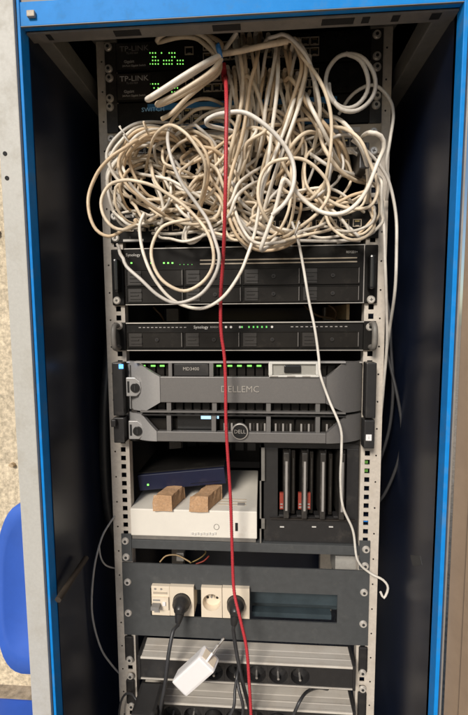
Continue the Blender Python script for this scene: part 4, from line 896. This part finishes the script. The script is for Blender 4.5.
for k in range(84):
    reg = random.choice(REG); cl = reg[:4]; mi = random.choice((0, 0, 1, 2, 3))
    cx, cy, a, b_ = cl; ph = random.uniform(0, 6.28); turns = random.uniform(.28, .8); dr = random.choice((-1, 1)); pts = []
    sc = random.uniform(.8, 1.65); tl = random.uniform(-.8, .8); N = int(5 + turns * 6)
    for i in range(N):
        t = ph + dr * turns * 2 * math.pi * i / (N - 1); x = sc * a * math.cos(t) * (1 - .15 * i / N); y = sc * b_ * math.sin(t) * (1 - .1 * i / N)
        pts.append((cx + x * math.cos(tl) - y * math.sin(tl) + random.uniform(-5, 5) + 10 * i / N, cy + x * math.sin(tl) + y * math.cos(tl) + random.uniform(-5, 5)))
    pts = [(min(max(x, 108), 382), max(112 if x < 228 else 84, min(y, 238 + i % 4))) for i, (x, y) in enumerate(pts)]
    key = (mi, reg[4]); used[key] = used.get(key, 0) + 1
    BL = '%s %s cable buried %s' % (('cream', 'pale', 'yellowed', 'greyish')[mi], ('looping', 'winding', 'curling', 'bending', 'bowing', 'twisting')[min(5, used[key] - 1)], reg[4])
    C(NC, BL, pts, random.uniform(-.075, -.022), mi, r=random.uniform(.0027, .0034), group=G)
# lower edge strands
for k, off in enumerate((0, 3.2, 6)):
    C(NC, ('lowest', 'second lowest', 'third lowest')[k] + ' strand of the bundle sagging right of the red cable', [(227 + off * .5, 182), (228 + off, 212 - off), (236 + off, 234 - off * 1.1), (248 + off * .6, 246 - off), (264, 251 - off * 1.2), (286, 246 - off), (303, 232 - off * .7), (315, 215)], -.07 - .012 * k, (2, 0, 1)[k])
C(NC, 'cream strand looping flat along the lower right edge of the tangle', [(268, 232), (284, 236), (304, 234), (325, 229), (342, 220), (347, 216)], -.11, 0, r=.003)
# red cable
C('network_cable', 'long braided red cable hanging down the middle in front of everything', [(225, 76, -.02), (226, 84, -.12), (226.5, 110, -.15), (226, 150, -.152), (225.5, 190, -.15), (224.2, 235, -.13), (223, 262, -.11), (221, 290, -.095), (220.6, 318, -.085), (221.5, 336, -.08), (224.3, 356, -.076), (225.6, 385, -.074), (226, 423, -.072), (228.4, 465, -.068), (230.6, 500, -.064), (232.2, 550, -.058), (234, 590, -.062), (240, 618, -.075), (246.5, 648, -.082), (249.3, 684, -.088), (251, 715, -.09), (252, 745, -.09)], 0, 'red', r=.0029, lock=True)
# inside the left wall and behind the right rail
C('network_cable', 'thin grey cable bowing along the dark left inner wall', [(118, 512, .01), (108, 526, -.015), (101, 540, -.03), (94, 570, -.045), (92, 612, -.05), (100, 646, -.035), (111, 664, -.01), (124, 678, .02)], 0, 'gcabl', r=.0019, lock=True)
C('network_cable', 'short grey cable end beside the bowed one near the left rail', [(99, 545, -.035), (101, 558, -.03), (107, 566, -.015), (120, 569, .02)], 0, 'gcabl', r=.0016, lock=True)
C('network_cable', 'black cable bowing out behind the right rail beside the servers', [(380, 330, .03), (390, 365, .02), (399, 405, .01), (402, 435, .01), (397, 465, .02), (384, 495, .04), (370, 510, .06)], 0, 'bcab', r=.003, lock=True)
C('network_cable', 'black cable pressed close behind the right rail', [(380, 280, .04), (389, 310, .03), (391, 350, .02), (393, 390, .02), (389, 430, .03), (378, 465, .05), (368, 480, .06)], 0, 'bcab', r=.003, lock=True)
C('corrugated_hose', 'dark corrugated hose standing in the shade left of the rail', [(112, 330, .06), (108, 370, .04), (105, 410, .03), (105, 460, .03), (109, 510, .04), (120, 550, .06)], 0, 'plastic', r=.011, lock=True, cat='hose')

for c in cables:                                   # free ends dive back behind their neighbours
    if c['lock']: continue
    P = c['P']; n = len(P); L_ = min(9, n // 3)
    for k in range(L_):
        f = (1 - k / L_) ** 1.5
        if not c['s']: P[k].y = P[k].y * (1 - f) + -.014 * f
        if not c['e']: P[n - 1 - k].y = P[n - 1 - k].y * (1 - f) + -.014 * f
# push crossing cables apart in depth, then smooth
idx = []; A = []; R = []
for ci, c in enumerate(cables):
    A += [tuple(p) for p in c['P']]; idx += [ci] * len(c['P']); R += [c['r']] * len(c['P'])
A = np.array(A); idx = np.array(idx); R = np.array(R, float); n = len(A)
locked = np.array([cables[i]['lock'] for i in idx]); base = A[:, 1].copy()
starts = [0]
for c in cables: starts.append(starts[-1] + len(c['P']))
for it in range(14):
    dY = np.zeros(n)
    for s0 in range(0, n, 600):
        sl = slice(s0, min(n, s0 + 600))
        dx = A[sl, None, 0] - A[None, :, 0]; dz = A[sl, None, 2] - A[None, :, 2]; dy = A[sl, None, 1] - A[None, :, 1]
        d = np.sqrt(dx * dx + dz * dz + dy * dy); rr = (R[sl, None] + R[None, :]) * 1.03
        hit = (d < rr) & (idx[sl, None] != idx[None, :])
        need = np.where(hit, np.sqrt(np.maximum(rr * rr - dx * dx - dz * dz, 0)) - np.abs(dy), 0)
        sg = np.where(dy > 0, 1, np.where(dy < 0, -1, np.where(idx[sl, None] > idx[None, :], 1, -1)))
        mv = need * sg; k = np.argmax(np.abs(mv), axis=1); dY[sl] = mv[np.arange(mv.shape[0]), k] * .5
    dY[locked] = 0; A[:, 1] += dY
    for ci in range(len(cables)):
        a, b_ = starts[ci], starts[ci + 1]
        if cables[ci]['lock'] or b_ - a < 7: continue
        y = A[a:b_, 1]; y2 = y.copy()
        for _ in range(2): y2[1:-1] = .25 * y2[:-2] + .5 * y2[1:-1] + .25 * y2[2:]
        y2 = np.where(y2 > -.008, -.008, y2)
        lo = 4 if cables[ci]['s'] else 0; hi = len(y) - (4 if cables[ci]['e'] else 0)
        y[lo:hi] = y2[lo:hi]
plug_me = MB().box(-.0056, .0056, -.012, .006, -.0040, .0040).box(-.0014, .0014, -.012, .004, -.0052, -.0041).build('plug', 'jack', mesh_only=True)
boot_mes = {}
for ci, c in enumerate(cables):
    P = [Vector(p) for p in A[starts[ci]:starts[ci + 1]]]
    o0 = P[0]
    m = c['m'] if isinstance(c['m'], str) else CREAMS[c['m']]
    if not c['s'] and not c['e']:
        if c['m'] == 'red':
            P = catmull(P[::2], .0019); ob = MB().tube(P, [c['r'] * (1.08 if k % 2 else .90) for k in range(len(P))], 10).build(c['name'], m)
        else: ob = MB().tube(P, c['r'], 8).build(c['name'], m)
        tag(ob, c['label'], c['cat'], c['group'])
        if c['m'] == 'red':
            pl = MB().box(P[0].x - .0055, P[0].x + .0055, -.03, -.004, P[0].z - .006, P[0].z + .006).box(P[0].x - .004, P[0].x + .004, -.05, -.03, P[0].z - .005, P[0].z + .005).build('plug', 'red', ob, bevel=.0012)
        continue
    t = thing(c['name'], c['label'], c['cat'], tuple(o0), c['group'])
    MB().tube(P, c['r'], 8).build('cord', m, t)
    for end, q in ((c['s'], P[0]), (c['e'], P[-1])):
        if end:
            pl = inst('plug', plug_me, (q.x, -.006, q.z), t)
            key = id(m)
            if key not in boot_mes: boot_mes[key] = MB().tube([(0, -.008, 0), (0, -.013, 0), (0, -.024, 0)], [.0056, .0052, .0038], 10).build('boot', m, mesh_only=True)
            bt = inst('boot', boot_mes[key], (q.x, -.010, q.z), t); bt.parent = pl; bt.location = (0, -.003, 0)
# extra bare plugs seated in the switch ports, each with a short strand diving into the mass
random.seed(5)
ORD = ['first', 'second', 'third', 'fourth', 'fifth', 'sixth', 'seventh', 'eighth', 'ninth', 'tenth', 'eleventh', 'twelfth', 'thirteenth', 'fourteenth']
def ordlab(x, y):
    row = [q for q in PXY if (q[1] < 70) == (y < 70)]; row.sort()
    return 'booted cream cable in the %s switch, %s such from the left' % ('top' if y < 70 else 'second', ORD[row.index((x, y))])
PXY = [(238, 50), (250, 48), (256, 47), (268, 48), (284, 50), (290, 52), (297, 54), (242, 80), (248, 82), (264, 80), (270, 82), (276, 80), (284, 82), (290, 80), (229, 79), (296, 85), (232, 88), (246, 90), (262, 90), (280, 92)]
for (x, y) in PXY:
    t = thing('network_cable', ordlab(x, y), 'network cable', tuple(at(x, y, 0)), 'cables in the crowded switch ports')
    q = at(x, y, 0); m = CREAMS[random.choice((0, 1, 1, 2))]
    pl = inst('plug', plug_me, (q.x, -.008, q.z), t)
    key = id(m)
    if key not in boot_mes: boot_mes[key] = MB().tube([(0, -.008, 0), (0, -.013, 0), (0, -.024, 0)], [.0056, .0052, .0038], 10).build('boot', m, mesh_only=True)
    bt = inst('boot', boot_mes[key], (q.x, -.010, q.z), t); bt.parent = pl; bt.location = (0, -.003, 0)
    e = random.uniform(-9, 9)
    MB().tube(catmull([Vector((q.x, -.03, q.z)), at(x + e * .1, y - 1, -.043), at(x + e * .4, y + 8, -.05), at(x + e, y + 35, -.04), at(x + e * 1.6 - 4, y + 70, -.03)]), .0028, 8).build('cord', m, t)
# square clip and straps
p = at(361.5, 160, -.055)
tag(MB().box(p.x - .0075, p.x + .0075, -.075, -.02, p.z - .020, p.z + .020).build('cable_clip', 'plastic', bevel=.002), 'upright black cable clip among the cables near the right rail', 'cable clip')
def strap(x, y, Y, dx, dy, rr, m, lb, w=.0022):
    c = at(x, y, Y); ax_ = (at(x + dx, y + dy, Y) - c).normalized(); u = ax_.cross(Vector((0, 1, 0))).normalized(); v = Vector((0, 1, 0))
    pts = [c + (u * math.cos(a) * rr + v * math.sin(a) * rr * 1.2) for a in [2 * math.pi * i / 22 for i in range(23)]]
    b = MB().tube(pts, w, 8, False); hd = c + u * rr * .5 - v * rr * 1.1
    b.tube([hd, hd + ax_ * .0025], w * 1.2, 6)
    tag(b.build('cable_tie', m), lb, 'cable tie')
strap(219.5, 53, -.108, 3, -1, .0085, 'tie', 'bright blue tie cinching the folded cables at the top', .0036)
strap(124, 133, -.075, 3, -2.5, .0105, CREAMS[4], 'white tie round the left bundle near the rail', .0013)
strap(128, 141, -.09, 3, -2.5, .0100, CREAMS[3], 'dull tie round the left bundle, below the white one', .0013)
strap(146, 128, -.085, 3, -1.2, .009, CREAMS[0], 'cream tie on the left bundle farther from the rail', .0013)
strap(190, 217, -.12, 2, -1, .007, CREAMS[4], 'small white tie on the crossing above the hanging loop', .0011)
strap(297, 228, -.115, 2, .5, .010, CREAMS[3], 'frayed pale tie at the lower right of the tangle', .0012)
for o in bpy.data.objects:
    if '_o' in o: del o['_o']
